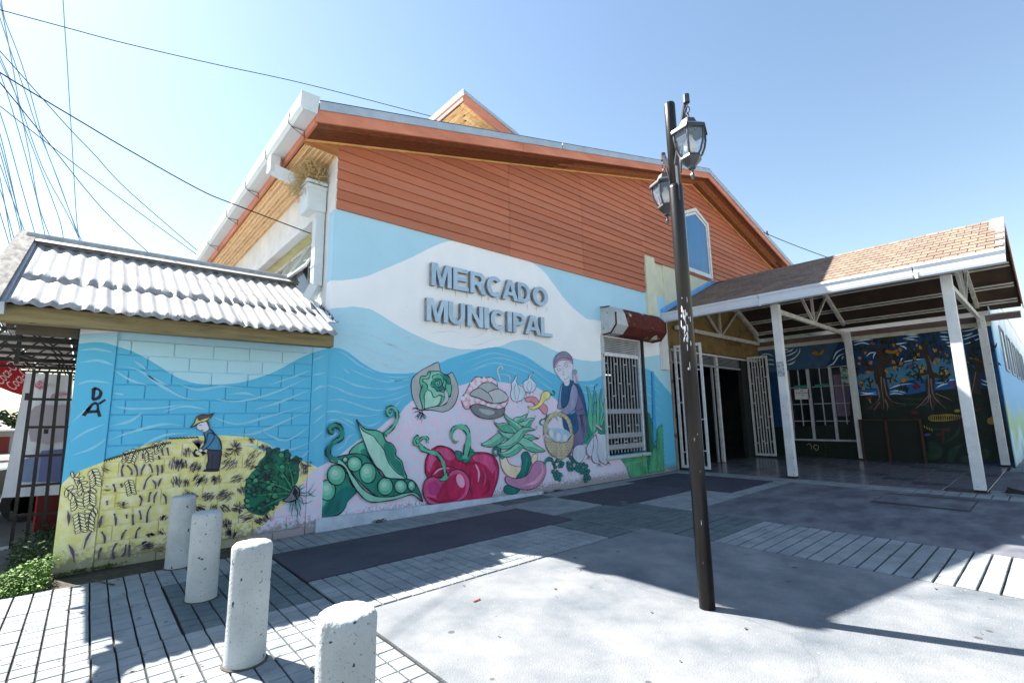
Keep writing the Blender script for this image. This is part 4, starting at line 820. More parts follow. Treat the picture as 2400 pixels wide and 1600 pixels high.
bx('notice_board', (WX-.04,5.97,2.28), (WX-.004,6.2,2.72), mat('poster_print2', (.5,.5,.5), (.1,.1,.1), scale=9, lo=.45, hi=.55), WG, .004)
CB = empty('market_stall', (17.5,3.2,0), label='dark closed stall cupboard against the tree mural', cat='stall')
bx('cupboard_body', (17.42,2.62,0), (17.72,4.0,1.16), mat('near_black_board', (.018,.022,.02), scale=3), CB)
FRB = mat('brown_frame_wood', (.09,.04,.03), (.06,.03,.02), scale=5)
for y in (2.58,3.36,3.98): bx('frame_post', (17.38,y,0), (17.42,y+.06,1.2), FRB, CB)
bx('frame_rail', (17.38,2.64,1.16), (17.74,3.98,1.2), FRB, CB)
# ================================================================ silver letters
SIGN = empty('wall_sign', (5.5, 6.78, 3.1), label='raised silver letters reading MERCADO MUNICIPAL on the mural wall', cat='sign')
LET = mat('letter_face', lin((.70,.79,.86)), lin((.60,.70,.78)), scale=3, rough=.4, metal=.25, spots=[(22,.74,(.25,.22,.18))])
LSD = mat('letter_side', (.17,.18,.19), (.3,.32,.33), scale=6, rough=.5, spots=[(14,.64,(.06,.05,.04))])
def arc(cx, cy, rx, ry, a0, a1, n=10): return [(cx+rx*math.cos(R(a0+(a1-a0)*i/n)), cy+ry*math.sin(R(a0+(a1-a0)*i/n))) for i in range(n+1)]
GLY = {
 'M': [[(0,0),(0,1),(.3,1),(.5,.36),(.7,1),(1,1),(1,0),(.79,0),(.79,.74),(.59,0),(.41,0),(.21,.74),(.21,0)]],
 'E': [[(0,0),(0,1),(.97,1),(.97,.82),(.27,.82),(.27,.61),(.9,.61),(.9,.43),(.27,.43),(.27,.18),(1,.18),(1,0)]],
 'L': [[(0,0),(0,1),(.3,1),(.3,.18),(1,.18),(1,0)]], 'I': [[(0,0),(0,1),(1,1),(1,0)]],
 'N': [[(0,0),(0,1),(.28,1),(.74,.36),(.74,1),(1,1),(1,0),(.74,0),(.26,.66),(.26,0)]],
 'U': [[(0,1),(.27,1)]+arc(.5,.42,.23,.24,180,360)+[(.73,1),(1,1)]+arc(.5,.42,.5,.43,0,-180,16)],
 'C': [arc(.52,.5,.52,.5,40,320,22)+arc(.52,.5,.26,.31,312,48,18)],
 'O': [arc(.5,.5,.5,.5,0,345,23), arc(.5,.5,.26,.31,0,345,23)],
 'D': [[(0,0),(0,1),(.45,1)]+arc(.48,.5,.52,.5,90,-90,16)+[(.45,0)], [(.26,.18),(.26,.82),(.42,.82)]+arc(.45,.5,.28,.32,85,-85,12)+[(.42,.18)]],
 'A': [[(0,0),(.36,1),(.64,1),(1,0),(.75,0),(.67,.23),(.33,.23),(.25,0)], [(.39,.40),(.61,.40),(.5,.76)]],
 'P': [[(0,0),(0,1),(.55,1)]+arc(.6,.69,.4,.31,90,-90,12)+[(.27,.38),(.27,0)], [(.27,.56),(.27,.82),(.52,.82)]+arc(.56,.69,.17,.13,80,-80,8)+[(.52,.56)]],
 'R': [[(0,0),(0,1),(.52,1)]+arc(.6,.71,.34,.29,90,-65,12)+[(.7,.42),(1,0),(.72,0),(.42,.4),(.26,.4),(.26,0)], [(.26,.57),(.26,.83),(.52,.83)]+arc(.55,.70,.15,.13,80,-80,8)+[(.52,.57)]]}
def block_letter(ch, x0_, z0_, w_, h_):
    lo = [[Vector((x0_+u*w_, 0, z0_+v*h_)) for u, v in lp] for lp in GLY[ch]]
    fl = [p for lp in lo for p in lp]; n = len(fl); tr = tessellate_polygon(lo); k = MB(); yf, yb = WY-.095, WY-.02
    vs = [(p.x,yf,p.z) for p in fl]+[(p.x,yb,p.z) for p in fl]
    k.add(vs, [tuple(t) for t in tr]+[tuple(q+n for q in t[::-1]) for t in tr], LET); o_ = 0; sd = []
    for lp in lo:
        m_ = len(lp); sd += [(o_+i, o_+(i+1)%m_, o_+(i+1)%m_+n, o_+i+n) for i in range(m_)]; o_ += m_
    k.add(vs, sd, LSD); k.build('letter_'+ch.lower(), SIGN)
LY = 6.755
for row, bz, hz, spec in (('MERCADO', 3.712, .40, [(815,938),(948,1042),(1053,1150),(1155,1250),(1250,1345),(1345,1420),(1437,1530)]),
                          ('MUNICIPAL', 3.088, .392, [(785,917),(920,1020),(1035,1132),(1138,1168),(1178,1268),(1280,1308),(1315,1388),(1388,1485),(1485,1555)])):
    for ch, (a, b_) in zip(row, spec):
        yy = (1290 if row == 'MERCADO' else 1440)+(a-800)*(.19 if row == 'MERCADO' else .14)-60
        xa = aty(LY,'E',a,yy).x; xb = aty(LY,'E',b_,yy).x
        wd = xb-xa; wd = max(wd, .1)
        block_letter(ch, xa, bz, wd, hz)
STA = mat('rust_stain', lin((.74,.74,.66)), lin((.62,.62,.52)), scale=12, rough=.7)
f = Fig(lambda z,x,y: aty(WY-.0005, z, x, y), 'E', .0003)
for x, y, l in ((850,1235,14),(880,1240,26),(960,1262,30),(1030,1270,36),(1120,1290,28),(1215,1305,34),(1160,1300,20),(1330,1330,26),(1400,1345,38),(1455,1362,20),(1520,1365,24),(880,1455,20),(990,1470,26),(1045,1482,14),(1150,1495,14),(1240,1510,20),(1300,1515,18),(1410,1535,16)): f.line([(x,y),(x+1,y+l)], .022, STA, 1, taper=1, lift=False)
f.line([(1000,1530),(1060,1545),(1110,1530),(1160,1500)], .006, paint('faint_grey',196,204,212), taper=2, lift=False, z='E')
f.line([(360,110),(480,95),(560,92),(640,110)], .006, MATS['paint_faint_grey'], taper=2, lift=False, z='F'); f.line([(690,150),(720,200),(800,195),(880,160),(980,150)], .006, MATS['paint_faint_grey'], taper=2, lift=False, z='F')
f.done('rust_streaks', MBd, kind='stuff')
# ================================================================ mural figures on the facade
def aw(z, x, y): return aty(WY-.001, z, x, y)
FK = [0]
def fig(z):
    FK[0] += 1; return Fig(aw, z, .0008+FK[0]*.0013)
WL = paint('wave_line', 186, 219, 236, .05); WLB = paint('wave_line_blue', 138, 204, 234, .05)
f = fig('R')
for p in ([(270,520),(420,525),(560,545),(700,590)],[(310,600),(420,600),(560,630),(640,660)],[(260,680),(400,680),(560,720),(750,790),(900,870),(1050,940),(1250,1000),(1450,1030),(1650,1015),(1900,950)],[(240,735),(400,740),(560,790),(680,840)],[(250,800),(360,820),(520,870),(700,950),(860,1005)],[(930,680),(1050,750),(1200,830),(1350,900),(1480,955),(1640,955),(1740,940)],[(620,980),(740,1060),(880,1130),(1050,1175),(1250,1165)],[(540,1010),(620,1070),(700,1130)],[(930,1025),(1060,1065),(1160,1090)]): f.line(p, .028, WL, taper=2, lift=False)
for z_, p in (('F',[(70,70),(200,140),(330,185),(450,220)]),('F',[(20,270),(120,300),(300,310),(420,290)]),('F',[(0,190),(100,210),(160,215)]),('F',[(1080,200),(1200,210),(1300,250),(1380,300)]),('F',[(1560,350),(1650,385),(1790,370)]),('F',[(1560,400),(1680,425),(1790,410)])): f.line(p, .026, WL, taper=2, z=z_, lift=False)
for z_, p in (('R',[(250,955),(340,985),(430,1050),(540,1130),(660,1190),(760,1225)]),('R',[(330,1160),(420,1235)]),('R',[(400,1160),(520,1220),(700,1290),(860,1330),(1000,1320),(1120,1310)]),('R',[(150,1260),(300,1290),(480,1370),(700,1410),(900,1410),(1100,1375)]),('R',[(20,1400),(130,1375),(240,1400),(400,1470),(600,1520),(850,1510),(1100,1430)]),('R',[(850,1265),(1000,1275),(1150,1265)]),('R',[(130,1560),(300,1545),(480,1600),(760,1680),(1000,1620)]),
  ('X',[(180,90),(340,40),(520,20),(700,60),(1000,90),(1240,30)]),('X',[(400,170),(520,140),(650,180),(830,300)]),('X',[(600,100),(720,160),(820,210)]),('X',[(880,160),(980,220),(1100,210),(1220,110)]),('X',[(520,590),(650,520),(720,390),(830,345)]),('X',[(380,430),(500,370),(560,320)]),
  ('F',[(620,350),(750,310),(880,270),(1000,290),(1150,340),(1290,400)]),('F',[(680,400),(820,330),(950,310),(1100,350),(1250,420),(1380,480)]),('F',[(620,460),(750,390),(900,350),(1050,380),(1200,440),(1330,520)]),('F',[(30,480),(120,500),(210,480)]),('F',[(0,570),(100,560),(215,520)]),('F',[(0,660),(110,640),(220,590)]),('F',[(20,740),(90,700),(150,640)]),('F',[(980,400),(1060,430),(1130,480)]),('F',[(940,440),(1010,450),(1060,500)]),('F',[(1180,390),(1280,450),(1380,520)]),('F',[(700,430),(800,380),(870,370)]),('F',[(1240,480),(1330,540),(1400,590)]),
  ('F',[(1600,520),(1700,540),(1790,500)]),('F',[(1600,580),(1700,600),(1790,570)]),('N',[(490,700),(560,720),(630,790)]),('N',[(490,850),(560,870),(640,940)]),('N',[(500,770),(580,800),(640,850)]),('N',[(480,930),(560,940),(640,1000)]),('N',[(0,770),(60,775),(130,740)]),('N',[(0,800),(60,810),(130,775)])): f.line(p, .026, WLB, taper=2, z=z_, lift=False)
f.done('painted_waves', MBd, kind='stuff')
G1 = paint('green_a', 96, 190, 162, .14); G2 = paint('green_b', 34, 144, 128, .2); G3 = paint('green_c', 140, 208, 186, .1); G4 = paint('green_deep', 14, 118, 116, .18); G5 = paint('green_pale', 172, 222, 206, .08)
GY = paint('sack_grey', 172, 180, 184, .08); GYL = paint('grey_light', 196, 200, 206, .06); GYD = paint('grey_dark', 126, 130, 140, .12)
RED = paint('crimson', 196, 34, 92, .2); PNK = paint('rose', 214, 84, 140, .16); PNL = paint('rose_light', 238, 170, 204, .08); RDD = paint('crimson_deep', 158, 22, 70, .1); PKS = paint('soft_pink', 232, 172, 196, .06)
# lettuce in its grey sack
f = fig('Y'); W1 = .014
f.shape([(705,228),(560,290),(400,370),(260,480),(200,560),(188,700),(205,850),(250,980),(320,1110),(360,1130),(430,1130),(560,1130),(680,1150),(800,1165),(930,1110),(1020,1000),(1070,850),(1075,720),(1045,590),(990,470),(955,415),(860,470),(740,410)], GY, W1, smooth=2)
f.shape([(520,405),(640,400),(730,405),(800,455),(880,470),(925,560),(925,630),(955,670),(945,740),(930,850),(900,880),(860,990),(800,1040),(650,1060),(440,1110),(390,1160),(395,1060),(370,960),(345,850),(375,710),(345,620),(370,500),(430,490),(480,480)], G1, W1)
f.fill([(500,480),(640,420),(720,420),(780,560),(810,720),(800,800),(810,880),(700,850),(620,890),(580,830),(490,740),(480,640),(410,590),(420,530)], G3)
f.fill([(380,720),(480,690),(470,780),(430,880),(425,1000),(400,1060),(375,950),(350,850)], G1); f.fill([(790,470),(880,490),(915,620),(850,630),(810,560)], G2)
f.fill([(480,760),(560,800),(620,890),(720,850),(745,900),(700,1020),(640,1050),(440,1105),(425,1000),(430,880)], G5); f.shape([(840,745),(890,860),(870,970),(760,1050),(720,1050),(800,950),(815,870),(805,780)], GYL, .01)
f.fill([(560,640),(600,580),(690,540),(760,570),(770,640),(830,740),(760,770),(680,775),(620,710)], G2); f.ell(690,630,62,62,G1); f.fill([(590,540),(620,470),(700,455),(780,500),(790,580),(740,540),(650,530)], G1)
for p in ([(520,405),(550,420),(530,500),(500,540),(430,540),(400,580),(450,620),(490,660),(490,740),(560,780),(600,880),(640,890),(720,850),(810,885)],[(590,545),(590,490),(650,460),(740,465),(785,520),(790,600),(775,680),(830,740),(790,790),(720,770),(670,775),(620,710),(560,680),(570,600),(620,550),(700,535),(755,570),(765,640),(735,690),(670,690),(635,640),(650,590),(700,580),(725,620),(705,660),(680,650),(680,620)],[(800,470),(870,480),(925,570),(915,640),(850,635),(835,700),(840,740)],[(850,630),(855,580),(800,550)],[(480,760),(430,860),(440,990),(430,1120)],[(750,880),(740,980),(660,1060)],[(400,660),(350,850),(395,1060)],[(950,680),(930,860),(890,890)],[(440,1110),(560,1075),(700,1055)]): f.line(p, .014, NAVY, lift=False)
for p in ([(360,1140),(300,1110),(250,1100),(195,1120)],[(350,1160),(280,1160),(215,1190)],[(360,1160),(310,1220),(250,1275)],[(375,1170),(330,1250),(290,1330)],[(385,1170),(390,1260),(375,1385)],[(395,1170),(420,1260),(470,1290)],[(400,1190),(440,1230),(480,1275)],[(385,1230),(350,1300),(340,1320)],[(300,1110),(260,1080),(245,1085)],[(310,1230),(320,1290)],[(250,1100),(210,1090)],[(430,1260),(430,1310)]): f.line(p, .02, NAVY, taper=1, lift=False)
f.done('painted_lettuce', MBd)
# potatoes in a checked cloth
f = fig('Y')
f.shape([(1410,505),(1500,515),(1560,530),(1660,510),(1750,540),(1800,600),(1828,730),(1960,800),(2015,920),(1990,1020),(1930,1090),(1820,1115),(1700,1100),(1560,1060),(1400,1020),(1310,1050),(1260,1120),(1190,1090),(1140,980),(1135,900),(1210,800),(1280,660),(1350,560)], PKS, W1)
ck = paint('check_white', 226, 222, 234, .05)
for x, y, a in ((1460,560,.2),(1560,560,0),(1680,560,.3),(1760,620,.8),(1340,640,.6),(1460,640,.3),(1300,740,.6),(1390,700,.8),(1230,860,.7),(1160,910,.9),(1270,880,.3),(1220,1010,.6),(1330,920,.3),(1330,990,.2),(1430,940,.1),(1530,1000,.3),(1640,1050,.2),(1760,1030,.2),(1840,1080,0),(1920,1020,-.4),(1700,1080,.1)):
    s_ = 54; f.fill([(x-s_*math.cos(a),y-s_*math.sin(a)),(x+s_*math.sin(a),y-s_*math.cos(a)),(x+s_*math.cos(a),y+s_*math.sin(a)),(x-s_*math.sin(a),y+s_*math.cos(a))], ck, 1)
f.k += 1
f.shape([(1445,710),(1500,650),(1560,615),(1690,615),(1780,665),(1825,725),(1780,760),(1630,810),(1540,780)], GY, W1); f.shape([(1285,845),(1340,770),(1420,725),(1480,720),(1570,770),(1660,840),(1705,920),(1710,990),(1620,985),(1520,930),(1400,890)], GY, W1)
f.shape([(1635,805),(1720,755),(1810,735),(1900,770),(1985,850),(2005,910),(1950,970),(1850,1000),(1710,1000),(1705,920)], GYL, W1)
f.shape([(1300,1090),(1330,1040),(1400,1020),(1540,1040),(1680,1085),(1820,1115),(1935,1085),(1940,1150),(1890,1240),(1780,1285),(1640,1295),(1500,1275),(1370,1200)], GYD, W1); f.fill([(1450,1110),(1600,1120),(1750,1160),(1700,1220),(1550,1200)], GY)
f.line([(1280,850),(1400,890),(1520,930),(1640,985),(1800,1005),(1950,970)], .014, NAVY, lift=False)
f.done('painted_potato_basket', MBd)
# garlic, steam, chillies
GL = paint('garlic_white', 206, 222, 238, .06); CRM = paint('steam_cream', 222, 216, 196, .04)
f = fig('F')
f.shape([(1080,450),(1058,490),(1038,518),(1042,560),(1030,600),(1042,648),(1075,665),(1120,655),(1148,620),(1150,580),(1130,545),(1092,522),(1078,495),(1088,462)], GL, .011, NAVY)
f.shape([(1222,423),(1186,450),(1174,482),(1142,500),(1134,545),(1155,582),(1195,592),(1230,568),(1238,520),(1214,490),(1194,470)], GL, .011, NAVY)
for p in ([(1075,520),(1060,570),(1075,650)],[(1085,525),(1105,580),(1090,650)],[(1180,500),(1165,545),(1180,585)],[(1195,495),(1205,545),(1190,588)],[(1090,662),(1085,685)],[(1120,655),(1125,675)],[(1140,630),(1158,645)],[(1190,590),(1185,610)],[(1215,580),(1222,600)],[(1165,585),(1160,605)],[(1150,600),(1165,620)]): f.line(p, .007, NAVY, lift=False)
f.line([(952,505),(935,455),(925,410),(945,380),(968,388),(960,405)], .022, CRM); f.line([(1025,508),(1025,470),(1015,450),(1004,458)], .018, CRM)
CHP = paint('chilli_pink', 224, 146, 164, .06); CHY = paint('chilli_yellow', 232, 226, 142, .1)
f.shape([(1150,640),(1190,622),(1235,630),(1262,665),(1300,680),(1332,712),(1330,755),(1305,766),(1283,740),(1240,700),(1200,668),(1162,665)], CHP, .011); f.shape([(1170,705),(1215,705),(1255,680),(1278,640),(1285,602),(1310,580),(1340,582),(1355,610),(1342,640),(1310,660),(1280,700),(1240,725),(1200,728)], CHY, .011)
for p in ([(1352,600),(1380,612),(1392,592),(1372,574)],[(1326,765),(1318,800),(1280,815),(1272,845),(1292,855)]): f.line(p, .03, BLK); f.line(p, .016, G2)
f.done('painted_garlic_and_chillies', MBd)
# woman with egg basket
f = fig('Z'); LAV = paint('lavender', 150, 158, 196, .12); LVD = paint('lavender_dark', 112, 108, 150, .14); NV = paint('apron_blue', 22, 90, 142, .14); SKN = paint('pale_skin', 214, 216, 230, .03); SCF = paint('scarf_grey', 138, 138, 166, .12); HLG = paint('bun_grey', 150,160,175)
f.shape([(500,480),(560,570),(600,700),(618,860),(618,1080),(590,1200),(540,1280),(440,1300),(420,1370),(360,1400),(380,1200),(430,1050),(470,850),(480,700)], LVD, .012)
f.shape([(420,445),(470,470),(530,540),(580,660),(610,800),(615,900),(590,820),(555,700),(510,590),(480,500)], NV, .01)
f.shape([(300,865),(400,875),(480,850),(490,900),(512,1030),(500,1080),(440,1125),(370,1080),(330,1030),(315,940)], NV, .011); f.line([(330,935),(370,1010),(450,1020),(485,960)], .009, NAVY, lift=False)
f.shape([(315,475),(345,515),(400,440),(440,460),(420,520),(400,620),(370,740),(310,785),(290,700),(290,580)], NV, .011)
f.shape([(315,475),(285,540),(262,700),(248,790),(300,785),(290,700),(298,560)], LAV, .009); f.shape([(440,490),(470,500),(500,560),(505,640),(480,760),(430,840),(360,870),(300,860),(275,800),(340,780),(390,700),(415,560)], LAV, .011)
f.fill([(330,465),(345,505),(385,500),(400,440),(360,420)], SKN); f.shape([(205,290),(225,220),(300,185),(380,175),(440,215),(430,320),(405,420),(360,465),(310,450),(250,370)], SKN, .006, LAV)
f.shape([(205,280),(202,180),(240,115),(310,75),(370,85),(420,135),(440,200),(438,235),(400,190),(320,175),(260,195),(220,240)], SCF, .011); f.shape([(208,285),(210,225),(260,175),(330,155),(410,175),(438,205),(438,235),(390,190),(320,182),(260,200)], paint('band_pink',206,150,184), .009)
f.ell(465,335,30,38,HLG); f.fill([(440,390),(460,380),(472,470),(455,465)], PKS); f.fill([(475,380),(500,385),(512,445),(495,440)], PKS)
for p in ([(308,270),(318,340),(312,365),(335,368)],[(330,420),(350,430),(380,400),(388,385)],[(240,300),(262,285),(285,305),(262,320),(240,300)],[(330,250),(352,230),(378,255),(352,270),(330,250)],[(228,275),(262,250),(290,262)],[(325,225),(360,208),(400,225)]): f.line(p, .009, LVD, lift=False)
f.fill([(245,800),(290,830),(300,920),(270,945),(240,930),(225,860)], SKN)
BSK = paint('straw', 196, 186, 158, .14); BSK2 = paint('straw_line', 120, 112, 100, .1)
f.line([(95,1130),(92,1030),(125,930),(190,875),(290,870),(370,930),(410,1040),(420,1140)], .105, BSK2); f.line([(95,1130),(92,1030),(125,930),(190,875),(290,870),(370,930),(410,1040),(420,1140)], .088, BSK)
f.fill([(130,1060),(160,1040),(290,1045),(380,1080),(400,1150),(320,1220),(220,1210),(140,1140)], paint('basket_inside',176,204,222))
for x, y, r_ in ((165,1110,34),(255,1150,36),(340,1165,32)): f.ell(x, y, r_*.9, r_*1.6, SKN, .004, LAV)
for x, y in ((205,1080),(285,1085),(320,1090),(360,1100)): f.ell(x, y, 22, 26, paint('egg_blue',160,206,232), .003, LAV)
f.shape([(82,1150),(130,1180),(220,1225),(330,1225),(400,1170),(440,1110),(440,1230),(400,1340),(310,1430),(230,1415),(150,1360),(100,1270)], BSK, .01, BSK2)
for r_ in range(6):
    for c in range(8):
        x = 110+c*42+(r_%2)*20; y = 1215+r_*34
        if ((x-265)/165)**2+((y-1250)/185)**2 < .92 and y > 1180+.0*x: f.line([(x-15,y),(x,y+12),(x+15,y)], .008, BSK2, lift=False)
for q in range(12): t = math.pi*(q+.5)/12; f.line([(262-185*math.cos(t)+10,1130-270*math.sin(t)),(262-150*math.cos(t)-10,1130-225*math.sin(t))], .007, BSK2, lift=False)
for p in ([(498,880),(550,885),(590,870)],[(545,890),(550,960),(580,1020),(580,1095)],[(560,900),(552,990),(560,1060)],[(495,825),(570,795)]): f.line(p, .012, NAVY, lift=False)
f.ell(550,885,14,18,NV,.006)
f.done('painted_woman_with_basket', MBd, 'painted woman in a blue apron holding an egg basket')
# onions
f = fig('Z')
f.fill([(615,810),(640,850),(700,870),(760,880),(800,960),(860,950),(862,1110),(800,1120),(700,1130),(600,1250),(590,1180),(625,1050)], G2)
LV = [[(700,1120),(650,1020),(635,900),(650,750),(635,620),(618,505),(660,590),(685,700),(680,850),(705,980),(725,1090)],[(700,1100),(690,940),(700,800),(700,650),(722,505),(722,620),(715,760),(740,900),(735,1060)],[(740,1000),(745,850),(745,700),(732,580),(775,700),(780,850),(770,1000)],[(770,1000),(790,850),(785,700),(790,590),(812,540),(805,660),(815,800),(790,1000)],[(780,1000),(800,850),(810,760),(838,710),(825,800),(800,980)],[(700,800),(715,740),(740,700),(725,780),(705,880)],[(790,990),(820,900),(842,840),(838,920),(800,1020)]]
for p in LV: f.shape(p, G1, .009, NAVY, 3)
for q in range(5): f.line([(705+10*q,1110),(650+q*2,1180),(590+q*5,1250)], .02, G2 if q%2 else G1, taper=2)
ON = paint('onion_white', 200, 208, 226, .08)
f.shape([(730,1100),(790,1120),(855,1120),(870,1200),(872,1480),(810,1480),(760,1420),(740,1300),(750,1200)], ON, .01, NAVY); f.shape([(720,1130),(690,1200),(700,1280),(680,1380),(690,1460),(760,1490),(770,1440),(745,1340),(750,1220)], ON, .01, NAVY); f.shape([(700,1160),(650,1220),(612,1290),(620,1370),(670,1400),(690,1300)], ON, .009, NAVY)
f.shape([(560,1250),(470,1270),(440,1340),(445,1420),(510,1478),(560,1450),(600,1350),(595,1290)], ON, .01, NAVY)
f.line([(700,1130),(750,1085)], .04, PKS); f.line([(725,1000),(805,1060)], .05, PKS); f.line([(725,985),(805,1045)], .007, NAVY, lift=False); f.line([(725,1015),(805,1075)], .007, NAVY, lift=False)
for x, y in ((640,1400),(775,1490),(885,1470)):
    for q in range(8): f.line([(x,y),(x-45+q*13,y+45+random.uniform(-8,14))], .009, NAVY, taper=1, lift=False)
f.done('painted_onions', MBd)
# beans
ZO['b'] = (1040,900,7.84)
f = fig('b')
def pod(top, low, mid):
    f.shape(top+low, G1, .011, NAVY); f.fill(mid+low, G3 if len(low) % 2 else G2, 4); f.line(mid, .008, NAVY)
for out, half, mid in (
 ([(685,1110),(800,1035),(900,960),(1010,890),(1080,960),(1110,1000),(1060,1060),(960,1130),(850,1155),(760,1145)], [(685,1110),(800,1130),(900,1100),(1000,1030),(1060,975),(1110,1000),(1060,1060),(960,1130),(850,1155),(760,1145)], [(690,1112),(820,1115),(930,1065),(1055,960)]),
 ([(1265,665),(1310,610),(1400,600),(1470,570),(1535,540),(1510,610),(1460,670),(1380,700),(1340,715)], [(1330,690),(1400,660),(1460,640),(1530,545),(1500,630),(1450,672),(1380,695)], [(1330,690),(1400,645),(1480,630),(1530,550)]),
 ([(1365,710),(1420,690),(1500,670),(1560,620),(1660,630),(1610,700),(1580,780),(1500,790),(1430,775)], [(1420,765),(1500,760),(1560,690),(1655,632),(1610,700),(1580,780),(1500,790)], [(1415,765),(1500,755),(1560,690),(1650,632)]),
 ([(1085,515),(1160,590),(1270,665),(1390,745),(1430,800),(1385,860),(1320,870),(1220,760),(1140,650),(1105,590)], [(1090,530),(1130,600),(1240,700),(1340,790),(1390,850),(1330,880),(1220,770),(1140,660)], [(1092,530),(1150,640),(1260,720),(1350,790),(1385,850)]),
 ([(915,700),(1000,725),(1100,710),(1200,750),(1290,810),(1340,880),(1300,900),(1200,890),(1080,860),(990,800)], [(920,710),(1000,760),(1100,750),(1190,770),(1270,850),(1300,895),(1200,890),(1080,865),(980,800)], [(930,720),(1010,765),(1120,750),(1200,775),(1300,895)]),
 ([(980,850),(1080,880),(1180,895),(1290,900),(1300,920),(1240,1000),(1180,1010),(1100,980),(1040,920)], [(1010,870),(1080,950),(1180,1000),(1160,1030),(1080,1000),(1040,940)], [(1015,875),(1080,940),(1190,995)]),
 ([(1450,970),(1500,925),(1600,930),(1680,970),(1735,1000),(1650,1005),(1590,1040),(1530,1010)], [(1520,1010),(1570,975),(1640,975),(1735,1000),(1650,1008),(1590,1042)], [(1525,1005),(1570,970),(1650,975),(1730,1000)]),
 ([(1350,1070),(1430,980),(1520,1000),(1600,1050),(1700,1120),(1855,1220),(1750,1245),(1620,1240),(1500,1190),(1420,1130)], [(1380,1080),(1500,1150),(1620,1170),(1720,1205),(1855,1222),(1740,1248),(1600,1240),(1480,1180)], [(1370,1070),(1480,1140),(1600,1160),(1720,1205),(1850,1220)]),
 ([(990,1265),(1100,1240),(1200,1190),(1300,1110),(1370,1090),(1440,1150),(1380,1230),(1280,1300),(1180,1335),(1080,1320)], [(1000,1280),(1100,1285),(1200,1270),(1280,1200),(1390,1130),(1440,1150),(1380,1230),(1280,1300),(1180,1335),(1080,1320)], [(1000,1275),(1140,1285),(1240,1240),(1390,1130)]),
 ([(955,1130),(1060,1090),(1180,1010),(1300,900),(1420,810),(1520,790),(1600,805),(1665,840),(1560,860),(1480,900),(1400,1010),(1300,1100),(1180,1180),(1050,1185)], [(960,1140),(1080,1140),(1200,1120),(1320,1040),(1400,930),(1480,850),(1660,840),(1560,862),(1480,905),(1400,1010),(1300,1100),(1180,1180),(1050,1185)], [(965,1140),(1100,1135),(1240,1100),(1350,1010),(1440,870),(1540,840),(1655,840)])):
    f.shape(out, G3, .011, NAVY); f.fill(half, G1, 4); f.line(mid, .008, NAVY, lift=False); f.line(out, .011, NAVY, 4, True, lift=False)
for p in ([(1535,540),(1548,500),(1530,470)],[(1655,625),(1678,590),(1655,575)],[(915,700),(900,670),(925,655)],[(1660,840),(1700,800),(1685,765),(1672,780)],[(1730,1000),(1755,970),(1740,940)],[(685,1108),(665,1080),(690,1068)],[(985,845),(975,820)]): f.line(p, .008, NAVY)
for p in ([(1000,1290),(930,1310),(895,1260),(910,1190),(970,1175),(1020,1220),(1000,1240),(970,1250)],): f.line(p, .05, NAVY); f.line(p, .032, G2)
f.done('painted_green_beans', MBd)
# squashes and cucumber
CR_ = paint('squash_cream', 238, 218, 196, .08); LVP = paint('squash_mauve', 196, 136, 178, .12)
f = fig('F')
f.shape([(945,1105),(990,1115),(1020,1170),(1075,1192),(1120,1200),(1112,1262),(1060,1292),(1000,1265),(957,1200)], CR_, .011); f.shape([(1210,1180),(1200,1130),(1225,1090),(1250,1097),(1245,1150)], CR_, .01)
f.shape([(975,1380),(987,1350),(1030,1345),(1062,1362),(1110,1375),(1080,1410),(1020,1418),(980,1402)], G4, .011); f.shape([(1120,1100),(1140,1075),(1172,1077),(1195,1120),(1195,1180),(1152,1270),(1100,1290),(1078,1280),(1110,1230),(1125,1160)], G4, .012); f.line([(1155,1100),(1160,1160),(1140,1230)], .05, G2, taper=2)
f.shape([(985,1292),(1002,1272),(1070,1292),(1140,1280),(1182,1240),(1210,1180),(1242,1150),(1290,1155),(1318,1200),(1310,1272),(1270,1340),(1210,1375),(1140,1382),(1060,1362),(1000,1332)], LVP, .012); f.line([(1280,1180),(1290,1240),(1230,1320),(1120,1350)], .07, PNL, taper=2)
f.line([(1308,1172),(1325,1140),(1362,1135),(1384,1168)], .07, NAVY); f.line([(1308,1172),(1325,1140),(1362,1135),(1384,1168)], .05, G2); f.fill([(940,1105),(985,1112),(965,1135),(945,1125)], G2)
f.done('painted_squashes', MBd)
# green berries
f = fig('F'); f.step = .00012; rb = random.Random(5)
for (cx, cy, pts) in ((1420,1220,[(1385,1170),(1410,1148),(1440,1158),(1458,1170),(1395,1200),(1428,1190),(1378,1235),(1410,1238),(1392,1265),(1440,1262),(1418,1275),(1402,1290),(1430,1300),(1448,1188)]),(1535,1180,[(1500,1165),(1520,1120),(1550,1120),(1535,1150),(1500,1190),(1530,1175),(1560,1150),(1575,1180),(1510,1215),(1535,1210),(1562,1205),(1590,1195),(1578,1222)]),(1635,1240,[(1600,1180),(1625,1175),(1650,1190),(1610,1210),(1640,1215),(1665,1230),(1635,1245),(1660,1265),(1640,1280),(1610,1240),(1672,1288),(1645,1310),(1600,1225)])):
    for q in range(12): f.line([(cx+10,cy+20),(cx+10+rb.uniform(-60,60),cy+rb.uniform(50,100))], .007, NAVY if q%2 else G4, taper=1, lift=False)
    for x, y in pts: f.ell(x, y, 13, 17, G4, .007, NAVY, n=12)
    f.lift()
    for x, y in pts: f.ell(x, y-2, 6, 9, G2, n=8)
f.done('painted_berries', MBd)
